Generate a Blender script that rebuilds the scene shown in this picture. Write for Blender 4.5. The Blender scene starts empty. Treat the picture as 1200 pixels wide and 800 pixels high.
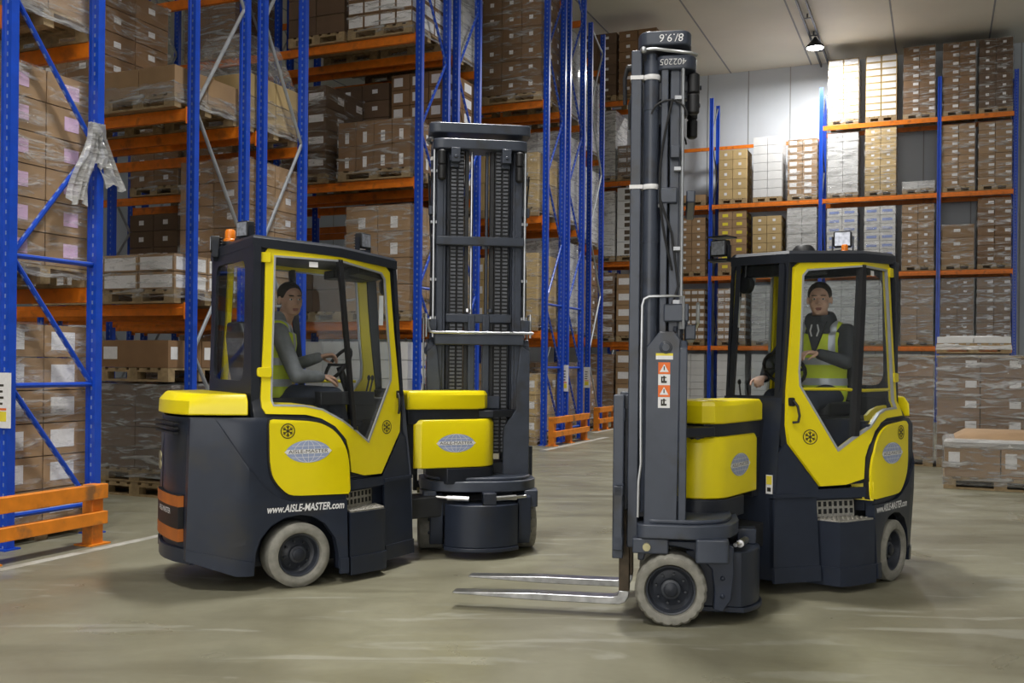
import bpy, bmesh, math, random
from mathutils import Vector, Matrix
from mathutils.geometry import tessellate_polygon
PI = math.pi
S = bpy.context.scene
COL = S.collection
rnd = random.Random(7)

# ------------------------------------------------------------------ materials
def _nt(name):
    m = bpy.data.materials.new(name); m.use_nodes = True
    nt = m.node_tree
    return m, nt, nt.nodes['Principled BSDF']

def mat(name, col, rough=.5, metal=0., var=.12, scale=9., bump=0., coat=0., rand=0., spec=.5, dirt=None):
    """Principled surface with a soft procedural mottling, optional per-object variation."""
    m, nt, p = _nt(name)
    N, L = nt.nodes.new, nt.links.new
    tc = N('ShaderNodeTexCoord'); nz = N('ShaderNodeTexNoise')
    nz.inputs['Scale'].default_value = scale; nz.inputs['Detail'].default_value = 4
    L(tc.outputs['Object'], nz.inputs['Vector'])
    mr = N('ShaderNodeMapRange'); L(nz.outputs['Fac'], mr.inputs['Value'])
    mr.inputs['From Min'].default_value = .3; mr.inputs['From Max'].default_value = .7
    mr.inputs['To Min'].default_value = 1 - var; mr.inputs['To Max'].default_value = 1 + var
    fac = mr.outputs['Result']
    if rand:
        oi = N('ShaderNodeObjectInfo'); r2 = N('ShaderNodeMapRange')
        L(oi.outputs['Random'], r2.inputs['Value'])
        r2.inputs['To Min'].default_value = 1 - rand; r2.inputs['To Max'].default_value = 1 + rand
        mu = N('ShaderNodeMath'); mu.operation = 'MULTIPLY'
        L(fac, mu.inputs[0]); L(r2.outputs['Result'], mu.inputs[1]); fac = mu.outputs[0]
    vm = N('ShaderNodeVectorMath'); vm.operation = 'SCALE'
    vm.inputs[0].default_value = col[:3]; L(fac, vm.inputs['Scale'])
    out = vm.outputs['Vector']
    if dirt:
        n2 = N('ShaderNodeTexNoise'); n2.inputs['Scale'].default_value = dirt[1]; n2.inputs['Detail'].default_value = 6
        L(tc.outputs['Object'], n2.inputs['Vector'])
        cr = N('ShaderNodeMapRange'); L(n2.outputs['Fac'], cr.inputs['Value'])
        cr.inputs['From Min'].default_value = .56; cr.inputs['From Max'].default_value = .7
        mx = N('ShaderNodeMix'); mx.data_type = 'RGBA'
        L(cr.outputs['Result'], mx.inputs['Factor']); L(out, mx.inputs['A'])
        mx.inputs['B'].default_value = (*dirt[0], 1); out = mx.outputs['Result']
    L(out, p.inputs['Base Color'])
    p.inputs['Roughness'].default_value = rough; p.inputs['Metallic'].default_value = metal
    p.inputs['Specular IOR Level'].default_value = spec
    p.inputs['Coat Weight'].default_value = coat; p.inputs['Coat Roughness'].default_value = .12
    if bump:
        b = N('ShaderNodeBump'); b.inputs['Strength'].default_value = bump; b.inputs['Distance'].default_value = .01
        L(nz.outputs['Fac'], b.inputs['Height']); L(b.outputs['Normal'], p.inputs['Normal'])
    return m

def glass_mat(name, tint, gloss, rough=.02, blend=.25):
    m = bpy.data.materials.new(name); m.use_nodes = True
    nt = m.node_tree; nt.nodes.clear(); N, L = nt.nodes.new, nt.links.new
    o = N('ShaderNodeOutputMaterial'); t = N('ShaderNodeBsdfTransparent'); g = N('ShaderNodeBsdfGlossy')
    t.inputs['Color'].default_value = (*tint, 1); g.inputs['Roughness'].default_value = rough
    lw = N('ShaderNodeLayerWeight'); lw.inputs['Blend'].default_value = blend
    mr = N('ShaderNodeMapRange'); L(lw.outputs['Facing'], mr.inputs['Value'])
    mr.inputs['To Min'].default_value = gloss; mr.inputs['To Max'].default_value = .16
    mx = N('ShaderNodeMixShader'); L(mr.outputs['Result'], mx.inputs['Fac'])
    L(t.outputs[0], mx.inputs[1]); L(g.outputs[0], mx.inputs[2]); L(mx.outputs[0], o.inputs['Surface'])
    return m

def film_mat(name, op, white=.75, amp=.45):
    """Crinkled stretch film: see-through, with milky folds, painted white highlight streaks and sharp glints."""
    m = bpy.data.materials.new(name); m.use_nodes = True
    nt = m.node_tree; nt.nodes.clear(); N, L = nt.nodes.new, nt.links.new
    o = N('ShaderNodeOutputMaterial'); t = N('ShaderNodeBsdfTransparent'); p = N('ShaderNodeBsdfPrincipled')
    tc = N('ShaderNodeTexCoord'); mp = N('ShaderNodeMapping'); mp.inputs['Scale'].default_value = (1.0, 1.0, 5.5)
    mp.inputs['Rotation'].default_value = (.25, .3, 0)
    L(tc.outputs['Object'], mp.inputs['Vector'])
    n = N('ShaderNodeTexNoise'); n.inputs['Scale'].default_value = 2.6; n.inputs['Detail'].default_value = 7; n.inputs['Roughness'].default_value = .62
    n.inputs['Distortion'].default_value = .8
    L(mp.outputs['Vector'], n.inputs['Vector'])
    mr = N('ShaderNodeMapRange'); L(n.outputs['Fac'], mr.inputs['Value'])
    mr.inputs['From Min'].default_value = .49; mr.inputs['From Max'].default_value = .68  # narrow range paints white streaks in place of film highlights
    mr.inputs['To Min'].default_value = op; mr.inputs['To Max'].default_value = min(.95, op + amp)
    b = N('ShaderNodeBump'); b.inputs['Strength'].default_value = .9; b.inputs['Distance'].default_value = .12
    L(n.outputs['Fac'], b.inputs['Height']); L(b.outputs['Normal'], p.inputs['Normal'])
    p.inputs['Base Color'].default_value = (white, white, white, 1); p.inputs['Roughness'].default_value = .11
    p.inputs['Specular IOR Level'].default_value = 1.0; p.inputs['Coat Weight'].default_value = .6; p.inputs['Coat Roughness'].default_value = .06
    mx = N('ShaderNodeMixShader'); L(mr.outputs['Result'], mx.inputs['Fac'])
    L(t.outputs[0], mx.inputs[1]); L(p.outputs[0], mx.inputs[2]); L(mx.outputs[0], o.inputs['Surface'])
    return m

def post_mat(name, col, rough, var, coat):
    """painted upright with its column of pale punched slots"""
    m = mat(name, col, rough, var=var, coat=coat); nt = m.node_tree; N, L = nt.nodes.new, nt.links.new
    p = nt.nodes['Principled BSDF']; src = p.inputs['Base Color'].links[0].from_socket
    tc = N('ShaderNodeTexCoord'); sp = N('ShaderNodeSeparateXYZ'); L(tc.outputs['Object'], sp.inputs[0])
    def op(o, a, b=None, c=None):
        x = N('ShaderNodeMath'); x.operation = o
        for i, v in enumerate((a, b, c)):
            if v is None: continue
            if isinstance(v, (int, float)): x.inputs[i].default_value = v
            else: L(v, x.inputs[i])
        return x.outputs[0]
    wx = op('ABSOLUTE', op('WRAP', sp.outputs['X'], 1.55, -1.55))
    slot = op('LESS_THAN', op('FRACT', op('MULTIPLY', sp.outputs['Z'], 12.5)), .38)
    f = op('MULTIPLY', op('MULTIPLY', slot, op('LESS_THAN', wx, .010)), .65)
    mx = N('ShaderNodeMix'); mx.data_type = 'RGBA'; L(f, mx.inputs['Factor']); L(src, mx.inputs['A']); mx.inputs['B'].default_value = (.30, .38, .55, 1)
    L(mx.outputs['Result'], p.inputs['Base Color']); return m

M = dict(
    body=mat('slate_paint', (.021, .027, .044), .34, var=.08, spec=.32, coat=.06, dirt=((.032, .033, .038), 3.)),
    frame=mat('charcoal_paint', (.018, .021, .030), .40, var=.1, spec=.35, coat=.05),
    mast=mat('grey_mast_paint', (.050, .059, .083), .36, var=.12, spec=.4, coat=.1, dirt=((.04, .04, .045), 5.)),
    black=mat('black_plastic', (.012, .012, .014), .5, var=.2),
    dark=mat('dark_steel', (.02, .021, .024), .55, var=.25),
    yellow=mat('yellow_paint', (.86, .70, .002), .36, var=.03, coat=.12, scale=4.),
    rubber=mat('grey_tyre', (.235, .225, .195), .8, var=.18, bump=.15, scale=22),
    rim=mat('rim_paint', (.03, .034, .045), .45, var=.2, coat=.1),
    brass=mat('brass', (.42, .38, .22), .4, .7, var=.1), links=mat('chain_links', (.13, .135, .15), .45, .6, var=.2), band2=mat('rust_band', (.42, .12, .02), .5, var=.15),
    steel=mat('bright_steel', (.55, .55, .56), .28, 1., var=.15),
    chrome=mat('polished_pipe', (.45, .46, .48), .32, .85, var=.08),
    tread=mat('tread_plate', (.50, .48, .44), .42, .7, var=.25, scale=60, bump=.6),
    fork=mat('worn_fork_steel', (.40, .40, .41), .28, .9, var=.3, scale=14),
    rust=mat('brown_fork_shank', (.085, .062, .040), .6, .3, var=.3, scale=18),
    white=mat('white_paper', (.80, .79, .80), .6, var=.05, scale=40),
    silver=mat('silver_seal', (.42, .43, .46), .4, .3, var=.05),
    glass=glass_mat('cab_glass', (.95, .965, .97), .012),
    lens=mat('lamp_lens', (.42, .44, .50), .15, .4, var=.3, scale=40),
    amber=mat('amber_plastic', (.85, .22, .01), .35, var=.1),
    orange=mat('beam_orange', (.74, .185, .008), .46, var=.14, dirt=((.42, .11, .012), 6.)),
    guard=mat('guard_orange', (.72, .22, .012), .5, var=.14, dirt=((.24, .11, .04), 5.)),
    blue=post_mat('upright_blue', (.006, .062, .50), .36, var=.12, coat=.15),
    galv=mat('galvanised', (.40, .42, .45), .45, .6, var=.15),
    emblem=mat('emblem_blue', (.34, .40, .60), .4, var=.05),
    ink=mat('dark_ink', (.035, .03, .02), .5, var=.05),
    warn=mat('warning_orange', (.80, .16, .02), .5, var=.05),
    labely=mat('yellow_label', (.82, .68, .05), .5, var=.05),
    wood=mat('pallet_wood', (.33, .235, .125), .75, var=.25, scale=16, rand=.15),
    card1=mat('cardboard_brown', (.225, .128, .062), .75, var=.08, scale=5, rand=.14),
    card2=mat('cardboard_tan', (.335, .212, .112), .75, var=.08, scale=5, rand=.12),
    card3=mat('cardboard_straw', (.50, .36, .17), .75, var=.08, scale=5, rand=.10),
    cardw=mat('white_carton', (.66, .66, .66), .6, var=.05, scale=5, rand=.06),
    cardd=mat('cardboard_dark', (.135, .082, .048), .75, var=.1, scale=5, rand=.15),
    pink=mat('pink_label', (.72, .50, .70), .6, var=.05),
    bluep=mat('blue_print', (.30, .38, .72), .6, var=.05),
    film=film_mat('stretch_film', .03, .75, .62), film2=film_mat('heavy_stretch_film', .20, .58, .70), film3=film_mat('milky_film_bundle', .62, .85, .35),
    filmd=film_mat('smoky_film', .06, .3),
    skin=mat('skin', (.74, .45, .33), .5, var=.06, scale=30), skin2=mat('skin_tanned', (.58, .34, .24), .5, var=.06, scale=30),
    hair=mat('dark_hair', (.040, .028, .020), .7, var=.3, scale=60, bump=.4),
    jacketd=mat('charcoal_jacket', (.050, .053, .060), .8, var=.2, scale=25, bump=.2),
    jacketg=mat('grey_jacket', (.22, .225, .24), .8, var=.15, scale=25, bump=.2),
    vest=mat('hi_vis_vest', (.74, .86, .04), .6, var=.06, scale=20, bump=.15),
    band=mat('reflective_band', (.50, .52, .55), .35, .2, var=.05),
    trouser=mat('navy_trousers', (.035, .042, .065), .8, var=.15, scale=25, bump=.2),
    eye=mat('eye_white', (.7, .68, .65), .3, var=.02), lip=mat('lips', (.36, .14, .11), .5, var=.05),
)

# ------------------------------------------------------------------ mesh builder
class MB:
    def __init__(s): s.bm = bmesh.new(); s.mi = 0
    def add(s, vs, fs):
        v = [s.bm.verts.new(p) for p in vs]; out = []
        for f in fs:
            try:
                q = s.bm.faces.new([v[i] for i in f]); q.material_index = s.mi; out.append(q)
            except ValueError: pass
        return v
    def box(s, x0, x1, y0, y1, z0, z1, R=None):
        vs = [Vector(p) for p in ((x0,y0,z0),(x1,y0,z0),(x1,y1,z0),(x0,y1,z0),(x0,y0,z1),(x1,y0,z1),(x1,y1,z1),(x0,y1,z1))]
        if R is not None: vs = [R @ p for p in vs]
        return s.add(vs, [(0,3,2,1),(4,5,6,7),(0,1,5,4),(1,2,6,5),(2,3,7,6),(3,0,4,7)])
    def loft(s, loops, cap=True):
        """closed cross-sections, same count, joined in order"""
        n = len(loops[0]); vs = [p for l in loops for p in l]; fs = []
        for k in range(len(loops) - 1):
            for i in range(n):
                j = (i + 1) % n
                fs.append((k*n+i, k*n+j, (k+1)*n+j, (k+1)*n+i))
        if cap: fs += [tuple(range(n))[::-1], tuple(range((len(loops)-1)*n, len(loops)*n))]
        return s.add(vs, fs)
    def prism(s, poly, z0, z1, top=None, axis='z'):
        top = top or poly
        f = {'z': lambda p, h: (p[0], p[1], h), 'y': lambda p, h: (p[0], h, p[1]), 'x': lambda p, h: (h, p[0], p[1])}[axis]
        return s.loft([[f(p, z0) for p in poly], [f(p, z1) for p in top]])
    def cyl(s, p0, p1, r0, r1=None, n=16):
        r1 = r0 if r1 is None else r1
        p0, p1 = Vector(p0), Vector(p1); d = (p1 - p0).normalized()
        a = d.orthogonal().normalized(); b = d.cross(a)
        ring = lambda p, r: [p + (a*math.cos(2*PI*i/n) + b*math.sin(2*PI*i/n))*r for i in range(n)]
        return s.loft([ring(p0, r0), ring(p1, r1)])
    def lathe(s, prof, o, ax, n=32, mod=None):
        o, d = Vector(o), Vector(ax).normalized()
        a = d.orthogonal().normalized(); b = d.cross(a); loops = []
        for k, (r, h) in enumerate(prof):
            loops.append([o + d*h + (a*math.cos(2*PI*i/n) + b*math.sin(2*PI*i/n))*(max(r, .0004) + (mod(k, i) if mod else 0)) for i in range(n)])
        return s.loft(loops)
    def tube(s, pts, r, n=8):
        pts = [Vector(p) for p in pts]; loops = []; a = None
        for i, p in enumerate(pts):
            d = (pts[min(i+1, len(pts)-1)] - pts[max(i-1, 0)]).normalized()
            a = d.orthogonal().normalized() if a is None else (a - d*a.dot(d)).normalized()
            b = d.cross(a)
            loops.append([p + (a*math.cos(2*PI*k/n) + b*math.sin(2*PI*k/n))*r for k in range(n)])
        return s.loft(loops)
    def ell(s, c, r, n=16, R=None):
        c = Vector(c); rx, ry, rz = r if hasattr(r, '__len__') else (r, r, r)
        loops = []; m = n//2
        for i in range(m + 1):
            th = PI*(i + .02*(i == 0) - .02*(i == m))/m
            l = []
            for k in range(n):
                q = Vector((rx*math.sin(th)*math.cos(2*PI*k/n), ry*math.sin(th)*math.sin(2*PI*k/n), -rz*math.cos(th)))
                l.append(c + (R @ q if R is not None else q))
            loops.append(l)
        return s.loft(loops)
    def poly(s, pts):
        return s.add(pts, [tuple(range(len(pts)))])
    def plate(s, loops, side, off, thick, surf, fold=True):
        """outline with holes, given in (x, z), wrapped on a folded side surface y = surf(x, z)"""
        tris = tessellate_polygon([[Vector((p[0], p[1], 0)) for p in l] for l in loops])
        flat = [p for l in loops for p in l]
        b = bmesh.new(); v = [b.verts.new((p[0], 0, p[1])) for p in flat]
        for t in tris:
            try: b.faces.new([v[i] for i in t])
            except ValueError: pass
        bmesh.ops.recalc_face_normals(b, faces=b.faces[:])
        if fold:
            for x in (-.45, -.34, -.27, .02, .31, .55, .78):
                bmesh.ops.bisect_plane(b, geom=b.verts[:]+b.edges[:]+b.faces[:], plane_co=(x, 0, 0), plane_no=(1, 0, 0), dist=1e-5)
            for z in (.3, .6, .9, 1.06, 1.14, 1.22, 1.5, 1.8, 2.05):
                bmesh.ops.bisect_plane(b, geom=b.verts[:]+b.edges[:]+b.faces[:], plane_co=(0, 0, z), plane_no=(0, 0, 1), dist=1e-5)
        bmesh.ops.remove_doubles(b, verts=b.verts[:], dist=1e-5)
        b.verts.index_update()
        P = [(q.co.x, q.co.z) for q in b.verts]; n = len(P)
        vs = [(x, side*(surf(x, z) + off), z) for x, z in P] + [(x, side*(surf(x, z) + off - thick), z) for x, z in P]
        fs = []
        for f in b.faces:
            i = [q.index for q in f.verts]; fs += [tuple(i), tuple(k + n for k in i[::-1])]
        for e in b.edges:
            if len(e.link_faces) == 1:
                i, j = e.verts[0].index, e.verts[1].index; fs.append((i, j, j + n, i + n))
        b.free()
        return s.add(vs, fs)
    def build(s, name, mats, parent=None, bevel=0., X=None, smooth=35., seg=2, keep=False):
        bm = s.bm
        bmesh.ops.recalc_face_normals(bm, faces=bm.faces[:])
        if X is not None: bmesh.ops.transform(bm, matrix=X, verts=bm.verts[:])
        me = bpy.data.meshes.new(name); bm.to_mesh(me)
        if not keep: bm.free()
        for m in (mats if isinstance(mats, (list, tuple)) else [mats]): me.materials.append(M[m] if isinstance(m, str) else m)
        if smooth:
            for p in me.polygons: p.use_smooth = True
            me.set_sharp_from_angle(angle=math.radians(smooth))
        o = bpy.data.objects.new(name, me); COL.objects.link(o)
        if parent: o.parent = parent
        if bevel:
            b = o.modifiers.new('bevel', 'BEVEL'); b.width = bevel; b.segments = seg; b.limit_method = 'ANGLE'; b.angle_limit = math.radians(50)
            b.harden_normals = False
        return o

def tag(o, label=None, cat=None, group=None, kind=None):
    for k, v in (('label', label), ('category', cat), ('group', group), ('kind', kind)):
        if v: o[k] = v
    return o
def thing(name, loc, rz, label, cat, group=None):
    o = bpy.data.objects.new(name, None); COL.objects.link(o)
    o.location = loc; o.rotation_euler = (0, 0, rz); o.empty_display_size = .2
    return tag(o, label, cat, group)

def text_polys(txt, size, shear=0., bold=0.):
    """filled letter outlines as (verts, faces) in the xy plane, centred"""
    cu = bpy.data.curves.new('lettering', 'FONT'); cu.body = txt; cu.size = size; cu.shear = shear; cu.offset = bold
    cu.align_x = 'CENTER'; cu.align_y = 'CENTER'; cu.resolution_u = 3
    o = bpy.data.objects.new('lettering', cu); COL.objects.link(o)
    me = bpy.data.meshes.new_from_object(o.evaluated_get(bpy.context.evaluated_depsgraph_get()))
    vs = [tuple(v.co) for v in me.vertices]; fs = [tuple(p.vertices) for p in me.polygons]
    bpy.data.objects.remove(o); bpy.data.curves.remove(cu); bpy.data.meshes.remove(me)
    return vs, fs

def arc(cx, cy, r, a0, a1, n, ry=None):
    ry = ry or r
    return [(cx + r*math.cos(math.radians(a0 + (a1-a0)*i/n)), cy + ry*math.sin(math.radians(a0 + (a1-a0)*i/n))) for i in range(n + 1)]
def sym(half):
    """half plan outline with y > 0, front to rear -> full closed outline"""
    return half + [(x, -y) for x, y in half[::-1]]
LAMP = (380, 250, 260, 280, 280, 250)
SIDE = ((2.5, 2, 130),)
WORLD = ((1, .985, .955), 2.55)
EXPO = 0.06
# ------------------------------------------------------------------ the articulated trucks
def yside(x, z):
    """half width of the hexagonal rear body and cab at (x, z)"""
    t = max(-.25, min(1.05, (z - .5)/1.7))
    kx, ky = .32 - .02*t, .56 - .09*t
    fx, fy = .975 - .17*t, .203
    w = max(0., min(1., (z - 1.06)/.16))                     # body below, narrower cab above
    bx, by = -.34*(1-w) - .272*w, (.522 + .058*min(max(z, 0.), .65))*(1-w) + (.43 + .05*(2.2 - z))*w
    if x > kx: return ky + (fy - ky)*(x - kx)/(fx - kx)
    if x > bx: return by + (ky - by)*(x - bx)/(kx - bx)
    return by + (.35 - by)*(x - bx)/(-.65 - bx)

def rounded(pts, r, n=4):
    out = []
    for i, p in enumerate(pts):
        a, b, c = Vector((*pts[i-1], 0)), Vector((*p, 0)), Vector((*pts[(i+1) % len(pts)], 0))
        u, v = (a-b), (c-b); q = min(r, u.length*.45, v.length*.45)
        u.normalize(); v.normalize()
        for k in range(n + 1):
            t = k/n; w = b + u*q*(1-t)**2 + v*q*t**2
            out.append((w.x, w.y))
    return out

DOOR = [(-.20,2.165),(-.18,2.19),(.30,2.18),(.745,2.135),(.785,2.10),(.80,1.9),(.822,1.67),(.865,1.3),(.878,1.08),(.868,.96),(.67,.68),(.50,.685),(.375,.72),(.36,.86),(.33,.94),(.25,1.03),(.15,1.085),(.05,1.11),(-.22,1.12),(-.24,1.16),(-.21,1.75)]
GLASS = [(-.145,2.14),(.30,2.135),(.70,2.09),(.735,2.05),(.765,1.65),(.788,1.42),(.785,1.33),(.545,.905),(.43,.985),(.29,1.07),(.16,1.14),(.04,1.165),(-.165,1.17),(-.175,1.2)]
def grow(pts, d):
    n = len(pts); out = []
    A = sum(pts[i][0]*pts[(i+1)%n][1]-pts[(i+1)%n][0]*pts[i][1] for i in range(n)); sg = 1 if A > 0 else -1
    for i in range(n):
        a, b, c = Vector(pts[i-1]), Vector(pts[i]), Vector(pts[(i+1)%n])
        u, v = (b-a).normalized(), (c-b).normalized()
        nn = Vector((u.y+v.y, -u.x-v.x)).normalized()*sg
        k = d/max(.5, nn.dot(Vector((u.y, -u.x))*sg)); out.append((b.x+nn.x*k, b.y+nn.y*k))
    return out

ARCH = [(.262,.10),(.262,.19),(.24,.30),(.17,.40),(.09,.45),(0,.468),(-.10,.455),(-.19,.41),(-.255,.33),(-.285,.24),(-.29,.10)]

def sided(s, cx, cz, off, surf):
    return lambda u, v: (cx - s*u, s*(surf(cx - s*u, cz + v) + off), cz + v)

def emblem(name, parent, f, a, b, X=None):
    """globe badge: oval with meridians and a lettered white band"""
    mb = MB(); k = 28
    def patch(pts, d):
        mb.poly([f(u, v, d) for u, v in pts])
    def oval(aa, bb): return [(aa*math.sin(t)*(1), bb*(abs(math.cos(t))**1.25)*(1 if math.cos(t) > 0 else -1)) for t in [2*PI*i/k for i in range(k)]]
    mb.mi = 0; patch(oval(a, b), 0)
    mb.mi = 1
    def line(pts, w):
        for p, q in zip(pts, pts[1:]):
            d = Vector(q) - Vector(p); n = Vector((-d.y, d.x)).normalized()*w
            mb.poly([f(p[0]-n.x, p[1]-n.y, .0012), f(q[0]-n.x, q[1]-n.y, .0012), f(q[0]+n.x, q[1]+n.y, .0012), f(p[0]+n.x, p[1]+n.y, .0012)])
    for e in (.28, .62):
        line([(a*e*math.sin(2*PI*i/20), b*.97*math.cos(2*PI*i/20)) for i in range(21)], b*.022)
    line([(0, -b*.97), (0, b*.97)], b*.02)
    for h in (.5, -.5): line([(-a*.72, b*h), (a*.72, b*h)], b*.02)
    w = b*.2
    mb.mi = 1; mb.poly([f(u, v, .002) for u, v in [(-a*1.06, 0), (-a*.93, -w), (0, -w), (a*.93, -w), (a*1.06, 0), (a*.93, w), (0, w), (-a*.93, w)]])
    vs, fs = text_polys('AISLE-MASTER', b*.44)
    m = max(abs(v[0]) for v in vs); sx = a*.88/m
    mb.mi = 2; mb.add([f(v[0]*sx, v[1], .003) for v in vs], fs)
    return mb.build(name, ['emblem', 'white', 'ink'], parent, X=X, smooth=0)

def snowflake(name, parent, f, r):
    mb = MB()
    def line(p, q, w):
        d = Vector(q) - Vector(p); n = Vector((-d.y, d.x)).normalized()*w
        mb.poly([f(p[0]-n.x, p[1]-n.y), f(q[0]-n.x, q[1]-n.y), f(q[0]+n.x, q[1]+n.y), f(p[0]+n.x, p[1]+n.y)])
    for i in range(24):
        t0, t1 = 2*PI*i/24, 2*PI*(i+1)/24
        line((r*math.cos(t0), r*math.sin(t0)), (r*math.cos(t1), r*math.sin(t1)), r*.07)
    for i in range(6):
        t = PI/6 + PI/3*i; P = lambda q, a=0: (q*r*math.cos(t+a), q*r*math.sin(t+a))
        line(P(0), P(.82), r*.075)
        for a in (-.34, .34):
            line(P(.42), P(.72, a), r*.06)
    mb.build(name, 'ink', parent, smooth=0)

def wheel(parent, c, side, X=None, notch=False):
    k_ = 1.0
    ax = (0, side, 0); r = c[2]
    prof = [(.137,-.2),(.186,-.2),(r,-.184),(r,-.1),(r,-.018),(.186,0),(.165,.003),(.147,-.004),(.138,-.028),(.137,-.19)]
    n = 84
    mod = (lambda k, i: -.007 if (k in (4, 5) and i % 4 == 0) else 0) if notch else None
    mb = MB(); mb.lathe(prof, c, ax, n, mod); w = mb.build('wheel', 'rubber', parent, X=X, smooth=40)
    mb = MB(); c = Vector(c)
    mb.lathe([(.137,-.18),(.137,-.02),(.128,-.024),(.120,-.075),(.10,-.09),(.062,-.078),(.055,-.07),(.055,-.045),(.046,-.04),(.0,-.038)], c, ax, 36)
    for i in range(8):
        t = 2*PI*i/8 + .2
        p = c + Vector((.083*math.cos(t), 0, .083*math.sin(t)))
        mb.cyl(p + Vector((0, -.09*side, 0)), p + Vector((0, -.066*side, 0)), .0075, n=6)
    rim = mb.build('rim', 'rim', w, X=X, smooth=40)
    mb = MB(); mb.lathe([(.04,-.045),(.04,-.03),(.03,-.024),(0,-.022)], c, ax, 20); mb.build('hub_cap', 'frame', w, X=X)
    return w

def truck(loc, heading, artic, px, label, extras):
    root = thing('articulated_forklift', (*loc, 0), heading, label, 'forklift', None)
    B = lambda mb, name, m, p=root, **k: mb.build(name, m, p, **k)
    inset = lambda d: (lambda x, z: yside(x, z) - d)
    # ---- lower body and counterweight
    mb = MB()
    mb.prism(sym([(.96,.15),(.62,.30),(.36,.36),(-.33,.37),(-.50,.31),(-.55,.12)]), .12, .62)
    mb.prism(sym([(.31,.50),(-.32,.515),(-.625,.325),(-.67,.18),(-.685,.06)]), .50, 1.095)
    mb.prism(sym([(-.33,.51),(-.63,.335),(-.68,.19),(-.70,.06)]), .21, 1.095)
    mb.prism(sym([(.95,.185),(.36,.50),(.28,.50)]), .585, .66)
    for s in (1, -1):
        rear = [(.325,.07),(.325,1.075),(-.25,1.098),(-.65,1.098),(-.668,.20),(-.40,.105)] + ARCH[::-1]
        mb.plate([rear], s, .0, .045, yside)
        bulge = [(.325,.07),(.325,.545),(.11,.545),(-.05,.555),(-.14,.585),(-.24,.655),(-.33,.77),(-.42,.92),(-.52,1.09),(-.65,1.09),(-.668,.21),(-.40,.105)] + ARCH[::-1]
        mb.plate([bulge], s, .016, .02, yside)
        side = [(.325,.09),(1.0,.09),(.985,.62),(.905,1.3),(.835,2.185),(.30,2.222),(-.285,2.245),(-.30,1.08),(.05,1.075),(.14,1.05),(.23,1.0),(.295,.93),(.325,.85),(.36,.62)]
        front = [(.70,.09),(1.0,.09),(.985,.62),(.94,.90),(.885,.955),(.68,.66),(.36,.665),(.36,.60),(.70,.60)]
        mb.plate([front], s, .0, .03, yside)
        mb.plate([[(.36,.07),(.71,.07),(.71,.60),(.36,.60)]], s, -.10, .03, yside)
        # step box with its own corner, reaching out in front of the fender
        mb.prism([(p[0], s*p[1]) for p in [(.345,.585),(.60,.515),(.645,.485),(.675,.26),(.345,.30)]], .05, .455)
        # lower skirt band and the ledge lips
        mb.plate([[(.70,.075),(1.004,.075),(1.003,.175),(.70,.175)]], s, .010, .02, yside)
        mb.plate([[(.268,.065),(.33,.065),(.33,.165),(.268,.165)]], s, .026, .02, yside)
        mb.plate([[(-.296,.10),(-.40,.10),(-.67,.195),(-.67,.265),(-.296,.185)]], s, .026, .02, yside)
        mb.prism([(p[0], s*p[1]) for p in [(.345,.597),(.602,.527),(.655,.492),(.682,.27),(.345,.40)]], .045, .165)
        mb.plate([[(.70,.615),(.995,.615),(.995,.64),(.70,.64)]], s, .012, .03, yside)
    mb.prism(sym([(-.40,.37),(-.645,.365),(-.705,.19),(-.725,.06)]), .172, .262)
    # nose panel below the windscreen
    mb.loft([[(1.0,-.205,.09),(1.0,.205,.09),(.93,.15,.09),(.93,-.15,.09)], [(.985,-.205,.62),(.985,.205,.62),(.9,.15,.62),(.9,-.15,.62)], [(.91,-.207,1.25),(.91,.207,1.25),(.85,.17,1.25),(.85,-.17,1.25)]])
    mb.prism(sym([(1.012,.06),(1.012,.19)])[::1], .07, .175) if False else None
    B(mb, 'body', 'body', bevel=.009)
    # ---- rear hood
    mb = MB()
    lo = sym([(-.335,.54),(-.45,.485),(-.66,.362),(-.715,.19),(-.73,.05)]); hi = sym([(-.335,.50),(-.45,.45),(-.625,.335),(-.67,.18),(-.685,.05)])
    mid = sym([(-.335,.535),(-.45,.48),(-.655,.358),(-.71,.19),(-.725,.05)])
    mb.loft([[(*p, 1.112) for p in lo], [(*p, 1.20) for p in mid], [(*p, 1.248) for p in hi]])
    h = B(mb, 'rear_hood', 'yellow', bevel=.02, seg=3)
    mb = MB(); mb.box(-.712, -.70, .10, .16, 1.16, 1.178); B(mb, 'hood_latch', 'black', h)
    # ---- rear face fittings
    mb = MB()
    for k in range(3): mb.box(-.722, -.69, -.24, .24, .985 + k*.032, .998 + k*.032)
    B(mb, 'cooling_grille', 'black')
    mb = MB(); mb.prism(sym([(-.66,.265),(-.695,.265),(-.711,.16),(-.716,.06)]), .30, .60); mb.mi = 1
    for z0, z1 in ((.525, .595), (.305, .385)): mb.prism(sym([(-.66,.267),(-.6965,.267),(-.7125,.16),(-.7175,.06)]), z0, z1)
    mb.mi = 2; vs, fs = text_polys('AISLE-MASTER', .05)
    mb.add([(-.7185 + .006*max(0, abs(v[0]*.9)-.05)/.1, -v[0]*.9, v[1] + .485) for v in vs], fs)
    B(mb, 'rear_plate', ['black', 'band2', 'white'])
    for z in (.76, .82):
        mb = MB(); mb.lathe([(.034,0),(.032,.004),(0,.005)], (-.703,.17,z), (-1,-.0,0), 18); B(mb, 'rear_reflector', 'brass')
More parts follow.
